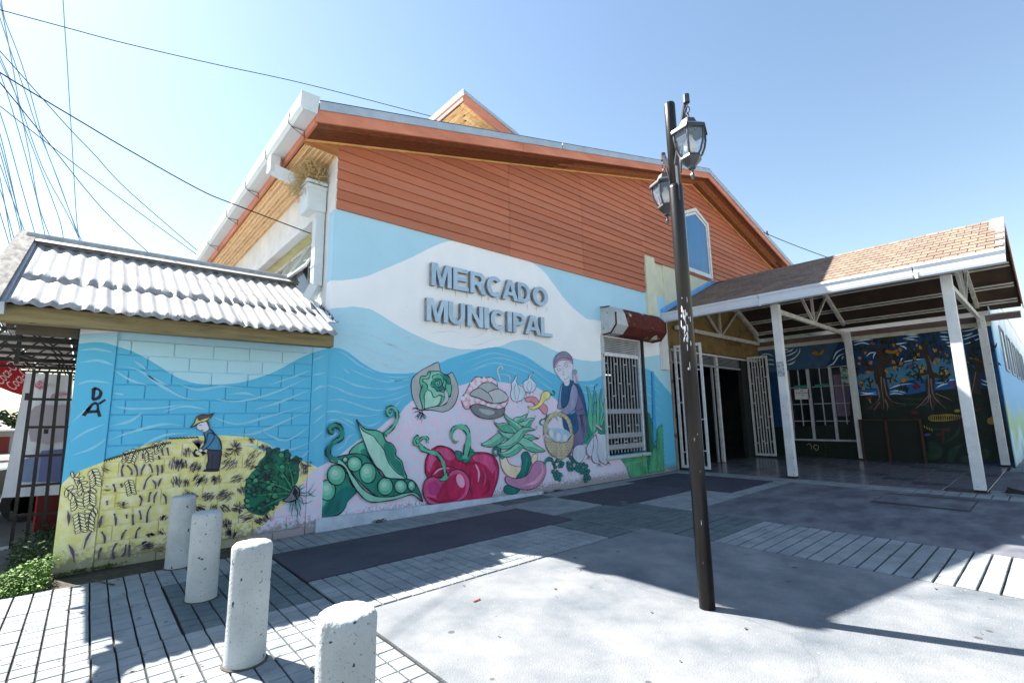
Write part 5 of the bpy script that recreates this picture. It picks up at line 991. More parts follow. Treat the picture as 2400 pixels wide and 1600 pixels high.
# bell peppers
f = fig('F')
f.shape([(350,1285),(332,1200),(340,1130),(382,1060),(440,1027),(510,1035),(560,1065),(600,1110),(650,1130),(700,1092),(780,1077),(860,1090),(915,1140),(935,1220),(925,1300),(890,1400),(860,1450),(750,1465),(620,1477),(450,1460)], RED, .018)
f.fill([(345,1200),(370,1100),(430,1050),(500,1045),(540,1080),(480,1100),(400,1160),(370,1240)], PNK, 4); f.fill([(450,1060),(520,1062),(570,1100),(560,1140),(500,1130)], PNK); f.fill([(720,1110),(800,1095),(870,1120),(900,1200),(880,1250),(820,1180),(740,1150)], PNK)
f.line([(740,1170),(770,1240),(765,1320)], .05, PNL, taper=2); f.line([(800,1200),(825,1280),(810,1350)], .04, PNK, taper=2); f.line([(880,1150),(910,1230),(900,1320)], .04, PNK, taper=2); f.line([(700,1220),(690,1330),(720,1420)], .08, RDD, taper=2); f.line([(600,1150),(680,1170),(780,1160)], .05, RDD, taper=2); f.line([(855,1300),(850,1380),(800,1430)], .06, RDD, taper=2)
f.shape([(380,1280),(410,1222),(470,1192),(540,1196),(590,1222),(560,1290),(450,1300)], RED, .012); f.line([(400,1260),(450,1215),(530,1208)], .03, PNL, taper=2)
f.fill([(575,1063),(630,1082),(700,1040),(740,1087),(704,1118),(692,1150),(655,1167),(640,1143),(600,1142)], G2); f.line([(575,1063),(630,1082),(600,1142),(640,1143),(655,1167),(692,1150),(704,1118),(740,1087),(700,1075)], .014, BLK, 3)
st = [(655,1130),(672,1050),(688,960),(665,890),(610,865),(560,890),(545,950),(572,995),(604,986)]
f.line(st, .14, BLK, taper=1); f.line(st, .115, G1, taper=1)
f.shape([(440,1285),(392,1275),(340,1297),(315,1350),(315,1420),(345,1480),(382,1502),(500,1490),(600,1480),(662,1440),(692,1370),(690,1300),(650,1237),(590,1217),(540,1232),(512,1268)], PNK, .018)
f.fill([(500,1300),(600,1250),(650,1290),(660,1380),(610,1450),(500,1470),(420,1440)], RED); f.ell(618,1310,32,58,PNL,rot=-.3); f.ell(400,1370,50,60,paint('magenta',190,60,130,.1)); f.line([(345,1440),(450,1480),(600,1462)], .06, RDD, taper=2)
st = [(492,1305),(488,1220),(470,1150),(430,1095),(370,1075),(310,1050),(280,1010),(262,965),(280,950)]
f.line(st, .075, BLK); f.line(st, .052, G1); s2_ = [(282,1015),(252,1015),(240,980),(262,955),(285,975)]; s3_ = [(285,980),(320,955),(350,970),(346,1002)]
for s_ in (s2_, s3_): f.line(s_, .05, BLK); f.line(s_, .03, G1)
f.shape([(440,1300),(470,1280),(500,1240),(512,1275),(522,1262),(510,1300),(470,1314)], G1, .01, smooth=2)
f.done('painted_bell_peppers', MBd, 'painted pair of crimson bell peppers with curled green stems')
# pea pods
f = fig('X')
f.shape([(210,1560),(165,1480),(190,1380),(300,1270),(420,1240),(520,1080),(680,900),(760,1080),(830,1170),(700,1310),(660,1410),(570,1500),(400,1545)], G2, .018); f.fill([(320,1480),(500,1250),(680,1100),(820,1180),(700,1310),(640,1420),(400,1530)], G4); f.fill([(200,1420),(320,1300),(400,1310),(300,1440),(210,1540)], G1)
f.shape([(725,635),(800,520),(930,455),(1010,520),(1000,650),(1050,760),(880,700)], G1, .015); f.fill([(880,600),(950,560),(1010,660),(1000,720)], G2)
def ball(x, y, rx, ry): f.ell(x,y,rx,ry,G1,.016); f.ell(x-rx*.1,y-ry*.12,rx*.66,ry*.62,G3); f.ell(x-rx*.15,y-ry*.2,rx*.34,ry*.3,G5)
ball(405,1155,118,150); ball(535,935,132,148)
f.shape([(540,685),(720,640),(840,628),(960,660),(1050,760),(1110,830),(1200,960),(1300,985),(1560,995),(1650,1030),(1720,1140),(1780,1320),(1700,1230),(1600,1210),(1300,1270),(1120,1240),(960,1120),(840,1000),(720,850),(640,760)], G2, .016)
for b_ in ((662,715,38,42),(795,778,105,110),(985,908,118,148),(1235,1100,110,128),(1455,1100,92,98),(1612,1090,54,75)): ball(*b_)
f.shape([(540,690),(620,740),(700,840),(790,980),(900,1120),(1020,1210),(1170,1250),(1350,1240),(1500,1200),(1620,1185),(1700,1215),(1775,1325),(1690,1250),(1600,1215),(1400,1280),(1200,1315),(1050,1325),(930,1275),(820,1150),(740,1020),(680,880),(600,790),(440,740),(480,680)], G3, .015)
sw_ = [(500,325),(450,310),(440,250),(500,220),(580,250),(615,330),(590,410),(500,460),(430,540),(410,620),(460,690),(560,720)]
f.line(sw_, .075, BLK, lift=True); f.line(sw_, .05, G2); f.line([(480,470),(425,550),(410,620),(440,680)], .03, G4, taper=2); f.fill([(470,310),(520,330),(510,355),(470,340)], WL) if 0 else None
f.shape([(815,135),(870,210),(960,280),(1100,295),(1190,340),(1240,450),(1330,490),(1385,580),(1385,660),(1470,740),(1500,860),(1540,985),(1400,960),(1250,980),(1200,900),(1130,820),(1000,620),(930,460),(880,300)], G1, .018)
f.fill([(1240,470),(1320,500),(1370,590),(1370,680),(1460,760),(1490,880),(1500,950),(1400,880),(1290,740),(1210,560)], G2)
f.shape([(820,150),(900,290),(1060,380),(1120,460),(1210,570),(1240,670),(1300,790),(1400,900),(1520,985),(1400,985),(1250,970),(1180,880),(1100,810),(1010,660),(950,520),(880,330)], G5, .013, NAVY)
t_ = ZO['X']
f.shape([(1195,335),(1290,270),(1245,390)], G2, .012, smooth=1); st = [(1235,345),(1330,260),(1395,160),(1400,40),(1350,-30),(1280,-20),(1260,40),(1300,80),(1330,50)]
f.line(st, .062, BLK); f.line(st, .04, G1)
f.done('painted_pea_pods', MBd, 'painted open pea pod with round peas and curling tendrils')
# cactus by the entrance
f = fig('N'); CG = paint('cactus', 74, 160, 120, .3); CG2 = paint('cactus_dark', 30, 120, 100, .2)
f.shape([(275,1420),(510,1402),(560,1440),(560,1560),(370,1600),(330,1490)], CG, .008, CG2, 1)
def jag(pts, m, n=9):
    P_ = []; 
    for i in range(len(pts)):
        a = pts[i]; b_ = pts[(i+1)%len(pts)]; L_ = math.hypot(b_[0]-a[0], b_[1]-a[1]); q = max(1, int(L_/18))
        for j in range(q): t = j/q; s_ = 5 if j%2 else -5; P_.append((a[0]+(b_[0]-a[0])*t+s_*(b_[1]-a[1])/L_, a[1]+(b_[1]-a[1])*t-s_*(b_[0]-a[0])/L_))
    f.shape(P_, m, .01, NAVY, 1)
jag([(500,1040),(530,1018),(552,1060),(570,1130),(585,1220),(590,1310),(560,1400),(545,1470),(528,1568),(508,1400)], CG2); jag([(600,1240),(612,1160),(652,1120),(658,1200),(672,1540),(600,1550)], CG); jag([(545,1400),(590,1310),(612,1380),(605,1545),(530,1560)], CG)
for q in range(10): f.line([(310+q*22,1550-q*6),(312+q*22,1500-q*6),(322+q*22,1470-q*5),(330+q*22,1490-q*5)], .01, paint('cactus_light',150,205,160), lift=False)
f.fill([(556,650),(575,650),(600,1240),(575,1300)], paint('damp_blue',60,160,226,.1), 1)
f.done('painted_cactus', MBd)
# ================================================================ figures on the block wall
def ab(z, x, y): return aty(WY-.019, z, x, y)
def ap_(z, x, y): return aty(WY-.033, z, x, y)
f = Fig(ab, 'P', .0005, .0009); HT = paint('hat_straw', 206, 200, 140, .15); BRN = paint('hat_brown', 92, 78, 62, .15); DEN = paint('denim', 70, 132, 172, .2); TR = paint('trousers', 58, 62, 84, .2); PRP = paint('straw_purple', 92, 80, 112, .12)
for q in range(16): f.line([(215+q*8,380+abs(q-8)*3),(290,480),(330+q*3,560-q*2)], .012, PRP, 2, taper=2, lift=False)
f.line([(265,490),(240,520),(255,555),(290,555)], .025, BLK)
f.shape([(385,490),(512,492),(505,600),(488,690),(425,692),(365,682),(385,600)], TR, .014); f.line([(430,540),(420,620),(425,690)], .01, BLK, lift=False); f.shape([(335,705),(370,688),(488,690),(480,713),(340,715)], BLK, 0.004, smooth=2)
f.shape([(340,312),(400,285),(445,330),(492,380),(512,440),(510,496),(385,492),(345,450),(352,380)], DEN, .014); f.shape([(380,328),(430,330),(442,370),(400,440),(340,492),(305,490),(360,420)], DEN, .011); f.ell(305,500,22,18,SKN,.006)
f.shape([(265,250),(300,212),(355,205),(388,225),(390,280),(350,312),(312,302),(272,280)], SKN, .006, LVD); f.fill([(355,190),(392,215),(396,285),(375,240)], BRN); f.shape([(200,270),(240,220),(265,160),(320,135),(380,142),(440,120),(400,170),(350,205),(300,215),(250,245)], HT, .012, smooth=2); f.fill([(270,165),(320,140),(380,145),(436,124),(395,165),(340,180),(290,200)], BRN)
for p in ([(285,248),(300,240),(315,246)],[(310,290),(322,296),(332,288)]): f.line(p, .006, BLK, lift=False)
for q in range(8): f.line([(470,400+q*35),(500,398+q*35)], .01, BLK, 1, taper=2, lift=False)
f.done('painted_farmer', AW, 'painted farmer in a straw hat cutting wheat')
f = Fig(ab, 'P', .0005, .00011); rc = random.Random(9)
outl = [(755,905),(770,820),(830,720),(870,690),(905,610),(960,560),(990,485),(1050,485),(1115,505),(1150,540),(1180,500),(1230,540),(1220,600),(1280,550),(1335,600),(1310,640),(1310,760),(1290,830),(1250,880),(1220,960),(1130,1010),(1060,1060),(1000,1130),(940,1165),(860,1150),(780,1110),(760,1000)]
f.fill(outl, paint('chard_green',22,112,88,.3), 2)
def inside(x, y):
    c = False; n = len(outl)
    for i in range(n):
        (x1,y1),(x2,y2) = outl[i], outl[(i+1)%n]
        if (y1 > y) != (y2 > y) and x < (x2-x1)*(y-y1)/(y2-y1)+x1: c = not c
    return c
CH = [paint('chard_a',34,132,96,.25), paint('chard_b',20,104,92,.25), paint('chard_c',70,160,116,.2), paint('chard_d',16,92,78,.2)]
f.lift(); n = 0
while n < 95:
    x = rc.uniform(750,1335); y = rc.uniform(480,1165)
    if not inside(x, y): continue
    n += 1; r_ = rc.uniform(26,44); pts = []; a0 = rc.uniform(0,6)
    for q in range(14): a = a0+q*2*math.pi/14; rr_ = r_*(1 if q%2 else .8)*(.9 if q < 8 else .75); pts.append((x+rr_*math.cos(a), y+rr_*math.sin(a)*.85))
    f.fill(pts, rc.choice(CH), 2); f.line(pts[:9], .013, BLK, 2)
for p in ([(1240,900),(1180,800),(1040,600)],[(1230,920),(1100,860),(900,800)],[(1220,940),(1080,940),(860,960)],[(1250,880),(1230,760),(1180,580)],[(1210,960),(1060,1020),(920,1090)]): f.line(p, .022, CH[2], taper=1)
f.shape([(1140,1010),(1200,960),(1262,860),(1310,910),(1292,985),(1220,1022)], GYD, .016)
for p in ([(1300,900),(1320,860),(1360,840)],[(1305,930),(1380,930),(1420,900),(1465,820)],[(1300,950),(1400,960),(1480,890)],[(1280,980),(1360,1040),(1445,1010)],[(1250,1000),(1240,1080),(1230,1150),(1240,1190)],[(1260,1000),(1290,1100),(1285,1200),(1300,1280)],[(1280,990),(1320,1080),(1310,1140),(1330,1180)],[(1230,1010),(1210,1090),(1215,1130)],[(1300,960),(1340,1000),(1350,1060)],[(1270,1000),(1270,1080),(1300,1150)],[(1305,900),(1340,890),(1370,860)],[(1400,930),(1440,960),(1480,965)]): f.line(p, .02, paint('root_teal',70,140,140,.1), taper=1, lift=False)
for q in range(10): f.line([(1262+q*4,870+q*6),(1240+q*4,940+q*6)], .008, BLK, 1, lift=False)
f.done('painted_chard', AW, 'painted dark green chard bunch with roots')
SPF = paint('sprig_fill', 232, 228, 178, .05)
def sprig(f, z, stem, n, L_, w_):
    pts = cat([Vector((a,b_,0)) for a, b_ in stem], 6, False); f.line(stem, w_*1.6, PRP, z=z, taper=2)
    for i in range(n):
        p = pts[int((len(pts)-1)*(i+.3)/n)]; q = pts[min(len(pts)-1, int((len(pts)-1)*(i+.3)/n)+1)]; t = (q-p).normalized(); nrm = Vector((-t.y,t.x,0))
        for s_ in (1,-1):
            d = (nrm*s_*.86-t*.5).normalized(); c = p+d*L_*.55; a = math.atan2(d.y, d.x); f.ell(c.x, c.y, L_*.52, L_*.25, SPF, w_, BLK, rot=a, n=10, z=z)
f = Fig(ap_, 'O', .0005, .00012)
for st, n, L_ in (([(350,800),(320,700),(215,615)],6,56),([(408,650),(390,570),(330,515),(300,530)],6,46),([(540,570),(530,500),(490,420)],6,48),([(480,760),(480,690),(490,600)],5,52),([(465,1020),(480,900),(540,790)],6,50),([(388,1040),(375,950),(365,860)],6,50)): sprig(f, 'O', st, n, L_*1.35, .006)
for p in ([(255,850),(268,920),(265,1010)],[(505,1050),(450,1140),(418,1250)],[(262,1190),(305,1270),(325,1385)],[(600,900),(580,1025)]): f.line(p, .022, PRP, taper=2)
f.done('painted_sprigs', AW)
f = Fig(ab, 'O', .0005, .00012)
for st, n, L_ in (([(905,665),(890,600),(870,530)],6,40),([(850,340),(845,290),(815,255)],4,36),([(905,345),(925,290),(960,215)],5,34),([(1085,330),(1075,270),(1040,215)],5,36),([(1180,240),(1160,200),(1110,150)],4,36),([(1200,190),(1240,150)],3,30)): sprig(f, 'O', st, n, L_*1.3, .006)
for q in range(26):
    x = 640+q*26; y = 345-(q*26)*.33+(q*26)**2*.00008; f.line([(x-10,y+8),(x-2,y-10),(x+12,y-4),(x+14,y+8)], .009, BLK, lift=False)
for q in range(14): x = q*34-20; f.line([(x,388-abs(x)*.06),(x+14,372-x*.04),(x+30,384-x*.04)], .012, BLK, z='P', lift=False) if x < 260 else None
for p in ([(825,380),(805,440),(815,505)],[(860,390),(905,440),(908,490)],[(930,375),(960,430),(965,500)],[(1045,378),(1012,440),(1005,495)],[(1085,375),(1110,420),(1120,465)],[(1165,385),(1175,440),(1172,495)],[(1215,385),(1220,430),(1215,470)],[(1110,490),(1060,540),(1030,635)],[(1120,540),(1150,580),(1150,630)],[(1215,525),(1195,550),(1180,605)],[(720,580),(735,620),(742,660)],[(798,575),(812,615)],[(985,695),(1010,740),(990,805)],[(1105,660),(1088,700),(1082,765)],[(1168,660),(1140,710),(1135,775)],[(1225,680),(1255,720),(1258,785)],[(655,750),(660,795)],[(825,760),(825,800)],[(985,850),(1000,900),(1000,945)],[(1105,805),(1070,870),(1062,975)],[(730,880),(745,940),(745,1005)],[(610,905),(585,960),(578,1025)],[(855,890),(858,930)],[(855,1045),(820,1090),(805,1145)],[(998,1020),(960,1060),(948,1135)],[(600,1065),(632,1120),(630,1185)],[(755,1180),(715,1260),(728,1345)],[(850,1195),(840,1270),(810,1320)],[(600,1230),(575,1290),(570,1345)],[(885,1200),(885,1290),(878,1320)],[(920,890),(922,1000)],[(1210,230),(1230,290)],[(1020,270),(1022,325)],[(1180,290),(1195,330)],[(1270,210),(1285,290)]): f.line(p, .017, PRP, lift=False)
rp = random.Random(4)
def clump(z, x, y, r_, n=16, m=None, ang=None):
    n = int(n*1.6)
    for q in range(n):
        a = rp.uniform(0,6.28) if ang is None else ang+rp.uniform(-.3,.3); d = r_*rp.random()**.6; b_ = rp.uniform(0,6.28)
        if ang is None: x0_, y0_ = x+math.cos(a)*r_*.15, y+math.sin(a)*r_*.15; x1_, y1_ = x+math.cos(a)*r_*rp.uniform(.6,1), y+math.sin(a)*r_*rp.uniform(.5,.9)
        else: cx = x+d*math.cos(b_); cy = y+d*math.sin(b_)*.7; x0_, y0_ = cx-math.cos(a)*r_*.36, cy-math.sin(a)*r_*.36; x1_, y1_ = cx+math.cos(a)*r_*.36, cy+math.sin(a)*r_*.36
        f.line([(x0_,y0_),(x1_,y1_)], rp.uniform(.03,.065), m or PRP, 1, z=z, taper=2, lift=False)
for x, y, r_, n, a in ((650,480,95,26,None),(170,520,50,14,1.5),(250,670,60,26,2.2),(300,800,75,26,2.2),(380,970,60,22,2.6),(595,640,80,20,2.3),(800,640,70,16,2.2),(665,785,60,16,2.6),(560,960,80,24,2.7),(690,1085,80,22,None),(560,1090,50,16,.9),(770,1180,70,18,2.7),(560,1240,60,24,1.5),(610,1340,70,22,1.7),(900,1225,60,14,.6),(300,1085,55,20,.5),(435,1080,40,14,2.2),(825,400,40,10,.7),(950,480,50,14,1.2),(460,800,60,18,2.0),(150,830,50,14,1.7),(850,540,60,12,2.4),(570,550,40,10,.5),(1350,700,60,18,1.9),(1320,640,40,8,.7),(980,1180,60,14,1.1),(200,950,70,16,.6),(60,640,80,22,1.7),(130,640,50,14,1.6),(60,820,60,14,1.4),(730,900,50,14,1.3),(1400,640,40,8,.8)): clump('P', x, y, r_, n, None, a)
for x, y, r_, n, a in ((1060,1210,70,26,-.4),(1100,1100,40,14,.6),(1210,1070,40,8,1.2),(1230,920,40,14,2),(650,430,50,10,.5),(650,630,40,8,.4),(820,790,60,10,.1),(1200,1240,50,10,0)): clump('O', x, y, r_, n, paint('straw_brown',150,138,92,.1) if a < .6 and a > -.1 else None, a)
f.done('painted_straw', AW, kind='stuff')
f = Fig(ap_, 'B', .0004)
for p in ([(575,1070),(572,1105),(568,1140)],[(572,1070),(605,1078),(618,1100),(605,1128),(566,1142)],[(512,1238),(540,1200),(572,1162)],[(572,1162),(598,1168),(600,1205),(612,1244)],[(535,1215),(600,1212)],[(608,1165),(645,1140)]): f.line(p, .028, BLK, 2, lift=False)
f.done('painted_initials', AW, 'black hand painted letters D and A')
f = Fig(ap_, 'B', .0004)
for p in ([(490,840),(580,830),(690,850)],[(490,915),(600,900),(695,930)],[(470,1050),(560,1025),(680,1040)],[(440,1280),(530,1200),(560,1190)],[(430,1400),(520,1340),(640,1290)],[(440,1480),(560,1440),(650,1380)]): f.line(p, .03, WLB, taper=2, lift=False)
f.b = 0; f.at = ab
for p in ([(720,930),(850,960),(980,1050),(1130,1130),(1260,1140)],[(700,960),(800,1020),(900,1050)],[(820,900),(900,960)],[(900,990),(1040,1060)],[(1070,1030),(1200,1080),(1350,1060),(1500,1070)],[(1000,1215),(1130,1180),(1260,1200)],[(700,1180),(800,1195),(980,1190),(1120,1170)],[(660,1390),(800,1340),(1000,1290),(1120,1300)],[(680,1300),(800,1270),(880,1210)],[(1290,1240),(1450,1290),(1620,1250),(1900,1170)],[(1400,1340),(1550,1350),(1750,1270),(1900,1200)],[(1300,1130),(1400,1150),(1530,1140),(1700,1090),(1900,1000)],[(1390,1110),(1500,1100),(1570,1120)],[(1560,1200),(1700,1160),(1900,1080)],[(1600,1330),(1750,1390),(1900,1300)],[(1620,1410),(1760,1450),(1900,1400)],[(1500,1420),(1600,1440),(1700,1480)],[(1650,1050),(1800,1000),(1900,960)],[(700,1100),(760,1110)],[(840,1440),(1000,1360),(1150,1345)],[(1750,1500),(1850,1490),(1900,1440)]): f.line(p, .028, WLB, taper=2, lift=False)
f.at = lambda z,x,y: aty(WY-.024, z, x, y)
for p in ([(1915,900),(1990,870)],[(1915,990),(2000,975)],[(1915,1090),(1960,1060),(2000,1060)],[(1915,1210),(1980,1170)],[(1910,1290),(1990,1230)],[(1900,1400),(1985,1330)]): f.line(p, .028, WLB, taper=2, lift=False)
f.done('painted_waves', AW, kind='stuff')
# ================================================================ street lamp
LP = Vector((3.74, 2.0, 0))
LM = empty('street_lamp', LP, label='black steel lamp post with two hanging lanterns standing on the plaza', cat='street lamp')
PBK = mat('chipped_black_paint', (.006,.0055,.006), (.016,.012,.011), scale=5, rough=.34, spec=.4, bump=.12, bscale=50, detail=9, stretch=(1,1,.35), spots=[(26,.735,(.28,.16,.13)),(11,.79,(.6,.6,.6))])
k = MB(); k.lathe(LP, [(.060,-.01),(.059,3.46),(.055,3.49),(.046,3.49)], PBK, 24); k.build('post_sleeve', LM, smooth=True)
k = MB(); k.lathe(LP, [(.048,3.3),(.048,4.27),(.043,4.285),(0,4.285)], PBK, 20); k.build('post_tube', LM, smooth=True)
k = MB()
rq = random.Random(2)
for i in range(40):
    z = rq.gauss(2.22,.1) if i < 36 else rq.uniform(.6,1.9); a = math.atan2(-2,-3.74)+rq.gauss(-.05,.35); r_ = .0602; da = rq.uniform(.03,.10 if i < 36 else .04); dz = rq.uniform(.006,.035)
    pts = [LP+Vector((r_*math.cos(a+da*u), r_*math.sin(a+da*u), z+dz*v)) for u, v in ((-1,-.6),(.2,-1),(1,-.2),(.7,.8),(-.3,1),(-1,.3))]
    k.add(pts, [tuple(range(6)), tuple(range(5,-1,-1))], mat('sticker_scrap', (.7,.72,.75), (.5,.5,.52), scale=30))
k.build('sticker_scraps', LM)
LGL = mat('lantern_glass', (.45,.55,.7), (.35,.45,.58), scale=4, rough=.08, alpha=.3, spec=.6); BULB = mat('frosted_bulb', (.85,.84,.78), (.75,.74,.7), scale=5, rough=.4)
LBK = mat('lantern_black', (.025,.027,.032), (.05,.052,.058), scale=8, rough=.38, spec=.6); 
def lantern(tip, az, nm):
    L_ = empty('lantern', tip, LM, label=nm); t = tip; o = t+Vector((0,0,-.17)); s = 1.0
    k = MB(); k.lathe(o, [(.03,.0),(.055,-.01),(.075,-.055),(.145,-.105),(.15,-.12),(.15,-.135),(.13,-.135)], LBK, 6, az); k.build('lantern_cap', L_)
    k = MB(); prof = [(.128,-.135),(.127,-.19),(.115,-.25),(.09,-.31),(.068,-.335)]
    for i in range(6):
        a = az+i*math.pi/3; k.tube([o+Vector((r_*1.01*math.cos(a), r_*1.01*math.sin(a), z)) for r_, z in prof], .0085, LBK, 5)
    k.build('lantern_frame', L_)
    for i in range(6):
        a0 = az+i*math.pi/3; a1 = a0+math.pi/3; k = MB(); vs = []
        for r_, z in prof: vs += [o+Vector((r_*.97*math.cos(a), r_*.97*math.sin(a), z)) for a in (a0, a1)]
        k.add(vs, [(2*j,2*j+1,2*j+3,2*j+2) for j in range(4)], LGL); k.build('glass_pane', L_)
    k = MB(); k.lathe(o, [(.082,-.33),(.085,-.35),(.07,-.37),(.035,-.41),(.03,-.43),(.012,-.44),(.012,-.47),(.018,-.485),(.008,-.52),(0,-.53)], LBK, 6, az); k.build('lantern_base', L_)
    k = MB(); k.lathe(o, [(.0,-.14),(.02,-.14),(.022,-.17),(.045,-.21),(.048,-.25),(.03,-.29),(0,-.3)], BULB, 12); k.build('bulb', L_, smooth=True)
    k = MB(); k.tube([o+Vector((.022*math.cos(q/8*6.28),0,.03+.03*math.sin(q/8*6.28))) for q in range(9)], .005, LBK, 5); k.tube([o+Vector((0,.02*math.cos(q/8*6.28),.085+.03*math.sin(q/8*6.28))) for q in range(9)], .005, LBK, 5); k.tube([t, o+Vector((0,0,.11))], .006, LBK, 5); k.build('chain', L_)
    fr_ = LP.copy(); fr_.z = tip.z-.36; hd = Vector((tip.x-LP.x, tip.y-LP.y, 0)); fr_ += hd.normalized()*.048; f2 = fr_.copy(); f2.z -= .34
    k = MB(); k.bar(fr_, tip+Vector((0,0,.02)), .03, .035, LBK); k.bar(f2, fr_+Vector((0,0,.05)), .03, .014, LBK, up=(1,0,0)); k.bar(f2+hd*.25+Vector((0,0,.2)), tip-hd*.15, .012, .02, LBK); k.tube([tip+Vector((0,0,-.02)), tip+Vector((0,0,.05))], .026, LBK, 8); k.build('lamp_arm', L_)
lantern(atd(3.86,'S',1609,236), .35, 'nearer lantern, higher in view at the right of the post'); lantern(atd(4.68,'S',1554.5,371), .1, 'farther lantern at the left of the post')
# ================================================================ bollards
BC = mat('pitted_concrete', (.52,.54,.54), (.34,.37,.38), scale=3.5, rough=.85, bump=.5, bscale=70, detail=10, lo=.3, hi=.75, spots=[(24,.70,(.05,.055,.06)),(70,.69,(.17,.18,.19)),(130,.67,(.22,.23,.24)),(3.2,.68,(.30,.29,.26))])
labs = ['grey concrete bollard closest to the painted block wall, farthest back in the row', 'concrete bollard with a dark stain at its foot, second from the block wall', 'tall looking sunlit concrete bollard, second nearest in the row', 'nearest concrete bollard with a chipped rim, cut by the bottom edge of the photo']
for i, (x, y) in enumerate(((.85,6.33),(.87,5.08),(.88,3.60),(.885,2.06))):
    k = MB(); rr = random.Random(i); n = 40; prof = [(.121,-.03),(.118,.02),(.117,.3),(.118,.6),(.117,.685),(.112,.703),(.1,.714),(.05,.72),(.0,.721)]; vs = []; fs = []
    ch = [rr.uniform(-.0025,.0025) for _ in range(n)]
    for j, (r_, z) in enumerate(prof):
        for q in range(n):
            t = 2*math.pi*q/n; rj = r_+(ch[q]*(2.2 if j in (4,5) else .5) if 0 < j < 7 else 0)-(.006 if j in (4,5) and rr.random() < .12 else 0)
            vs.append((x+rj*math.cos(t), y+rj*math.sin(t), z+(ch[(q*3)%n] if j in (5,6) else 0)))
    for j in range(len(prof)-1):
        for q in range(n): fs.append((j*n+q, j*n+(q+1)%n, (j+1)*n+(q+1)%n, (j+1)*n+q))
    k.add(vs, fs, BC); o = k.build('bollard', None, smooth=True, origin=(x,y,0), label=labs[i], cat='bollard', group='concrete bollards in a row across the paving')
    k = MB(); k.lathe((x,y,0), [(.116,.003),(.121,.007),(.134,.002),(.134,-.01)], mat('joint_dirt', (.06,.055,.045), (.11,.10,.085), scale=30, rough=1), 24); k.build('joint_dirt', o)
    o.rotation_euler = (R(rr.uniform(-1,1)), R(rr.uniform(-1,1)), rr.uniform(0,6))
# ================================================================ left side passage: gate, banner, stall, street
GI = empty('iron_gate', (-.5,8.7,0), label='black iron bar gate with a padlock left of the painted block wall', cat='gate')
def ag(x, y): return aty(8.7, 'L', x, y)
for p in (((210,285),(65,1372)),((290,290),(160,1345)),((362,300),(262,1290)),((433,303),(352,1280))): k = MB(); k.bar(ag(*p[0]), ag(*p[1]), .035, .035, BLM, up=(0,1,0)); k.build('upright_bar', GI)
for p in (((200,288),(445,296)),((178,457),(452,461)),((172,629),(432,627)),((152,806),(405,796)),((128,990),(385,970)),((98,1168),(365,1150)),((65,1368),(160,1340))): k = MB(); k.bar(ag(*p[0])+Vector((0,-.012,0)), ag(*p[1])+Vector((0,-.012,0)), .032, .012, BLM, up=(0,1,0)); k.build('cross_bar', GI)
k = MB(); a = ag(272,640); b_ = ag(296,668); k.box((a.x,8.64,b_.z),(b_.x,8.67,a.z), BLM, .004); k.tube([Vector(((a.x+b_.x)/2+.017*math.cos(q/6*3.1416),8.655,a.z+.022*math.sin(q/6*3.1416))) for q in range(7)], .004, BLM, 5); k.build('padlock', GI)
for y in (440, 1165): a = ag(180 if y == 440 else 88, y); bx('hinge', (a.x-.04,8.67,a.z-.05), (a.x+.02,8.73,a.z+.04), BLM, GI)
CLB = mat('banner_cloth', (.8,.82,.88), (.68,.7,.78), scale=1.2, rough=.8, stretch=(6,1,1))
BN = empty('hanging_banner', (-.6,9.5,1), label='pale printed cloth banner hanging behind the iron gate', cat='banner')
def an(z, x, y, Y=9.5): return aty(Y, z, x, y)
c4 = [an('S',61,873), an('S',172,879), an('S',152,1158), an('S',3,1166)]; k = MB(); nx_, ny_ = 12, 10; vs = []
for s_ in (0, 1):
    for j in range(ny_+1):
        for i in range(nx_+1):
            u = i/nx_; v = j/ny_; p = (c4[0]*(1-u)+c4[1]*u)*(1-v)+(c4[3]*(1-u)+c4[2]*u)*v; vs.append(p+Vector((0,.012*math.sin(u*9+v*2)+s_*.004,0)))
w_ = nx_+1; fs = []; o_ = w_*(ny_+1)
for j in range(ny_):
    for i in range(nx_): a = j*w_+i; fs += [(a,a+w_,a+w_+1,a+1),(a+o_,a+o_+1,a+o_+w_+1,a+o_+w_)]
k.add(vs, fs, CLB); k.build('cloth', BN, smooth=True)
f = Fig(lambda z,x,y: an(z,x,y,9.475), 'a', .0)
f.fill([(640,1240),(730,1175),(830,1230),(920,1275),(830,1320),(730,1365),(640,1310)], paint('faded_red',208,120,136,.05), 1); f.line([(640,1240),(730,1175),(920,1275),(730,1365),(640,1310)], .015, paint('faded_white',220,222,232,.03), 1)
f.fill([(930,1500),(960,1440),(1080,1400),(1200,1420),(1300,1400),(1300,1440),(1100,1470),(960,1510)], paint('faded_rose',196,150,178,.05), 2)
f.fill([(560,1750),(720,1640),(760,1600),(860,1640),(1000,1660),(1240,1640),(1220,2000),(1160,2300),(560,2300)], paint('faded_flesh',184,176,188,.05), 2); f.fill([(760,2480),(1180,2440),(1100,3050),(700,3050),(740,2700)], paint('faded_blue',112,120,170,.1), 1); f.fill([(440,2640),(760,2500),(700,3050),(380,3050)], paint('faded_sky',140,158,200,.1), 1)
f.done('banner_print', BN)
text('OLAC', .05, paint('faded_white',220,222,232), BN, 'banner_lettering', Matrix(((1,0,0,an('a',665,1290).x),(0,0,-1,9.465),(0,1,0,an('a',665,1290).z),(0,0,0,1))), fit=.19)
RC = empty('drinks_awning', (-1.2,11.5,2), label='red awning cloth with white Coca-Cola script at the left edge', cat='awning')
AWR = mat('awning_red', (.6,.012,.03), (.32,.006,.02), scale=2, rough=.6)
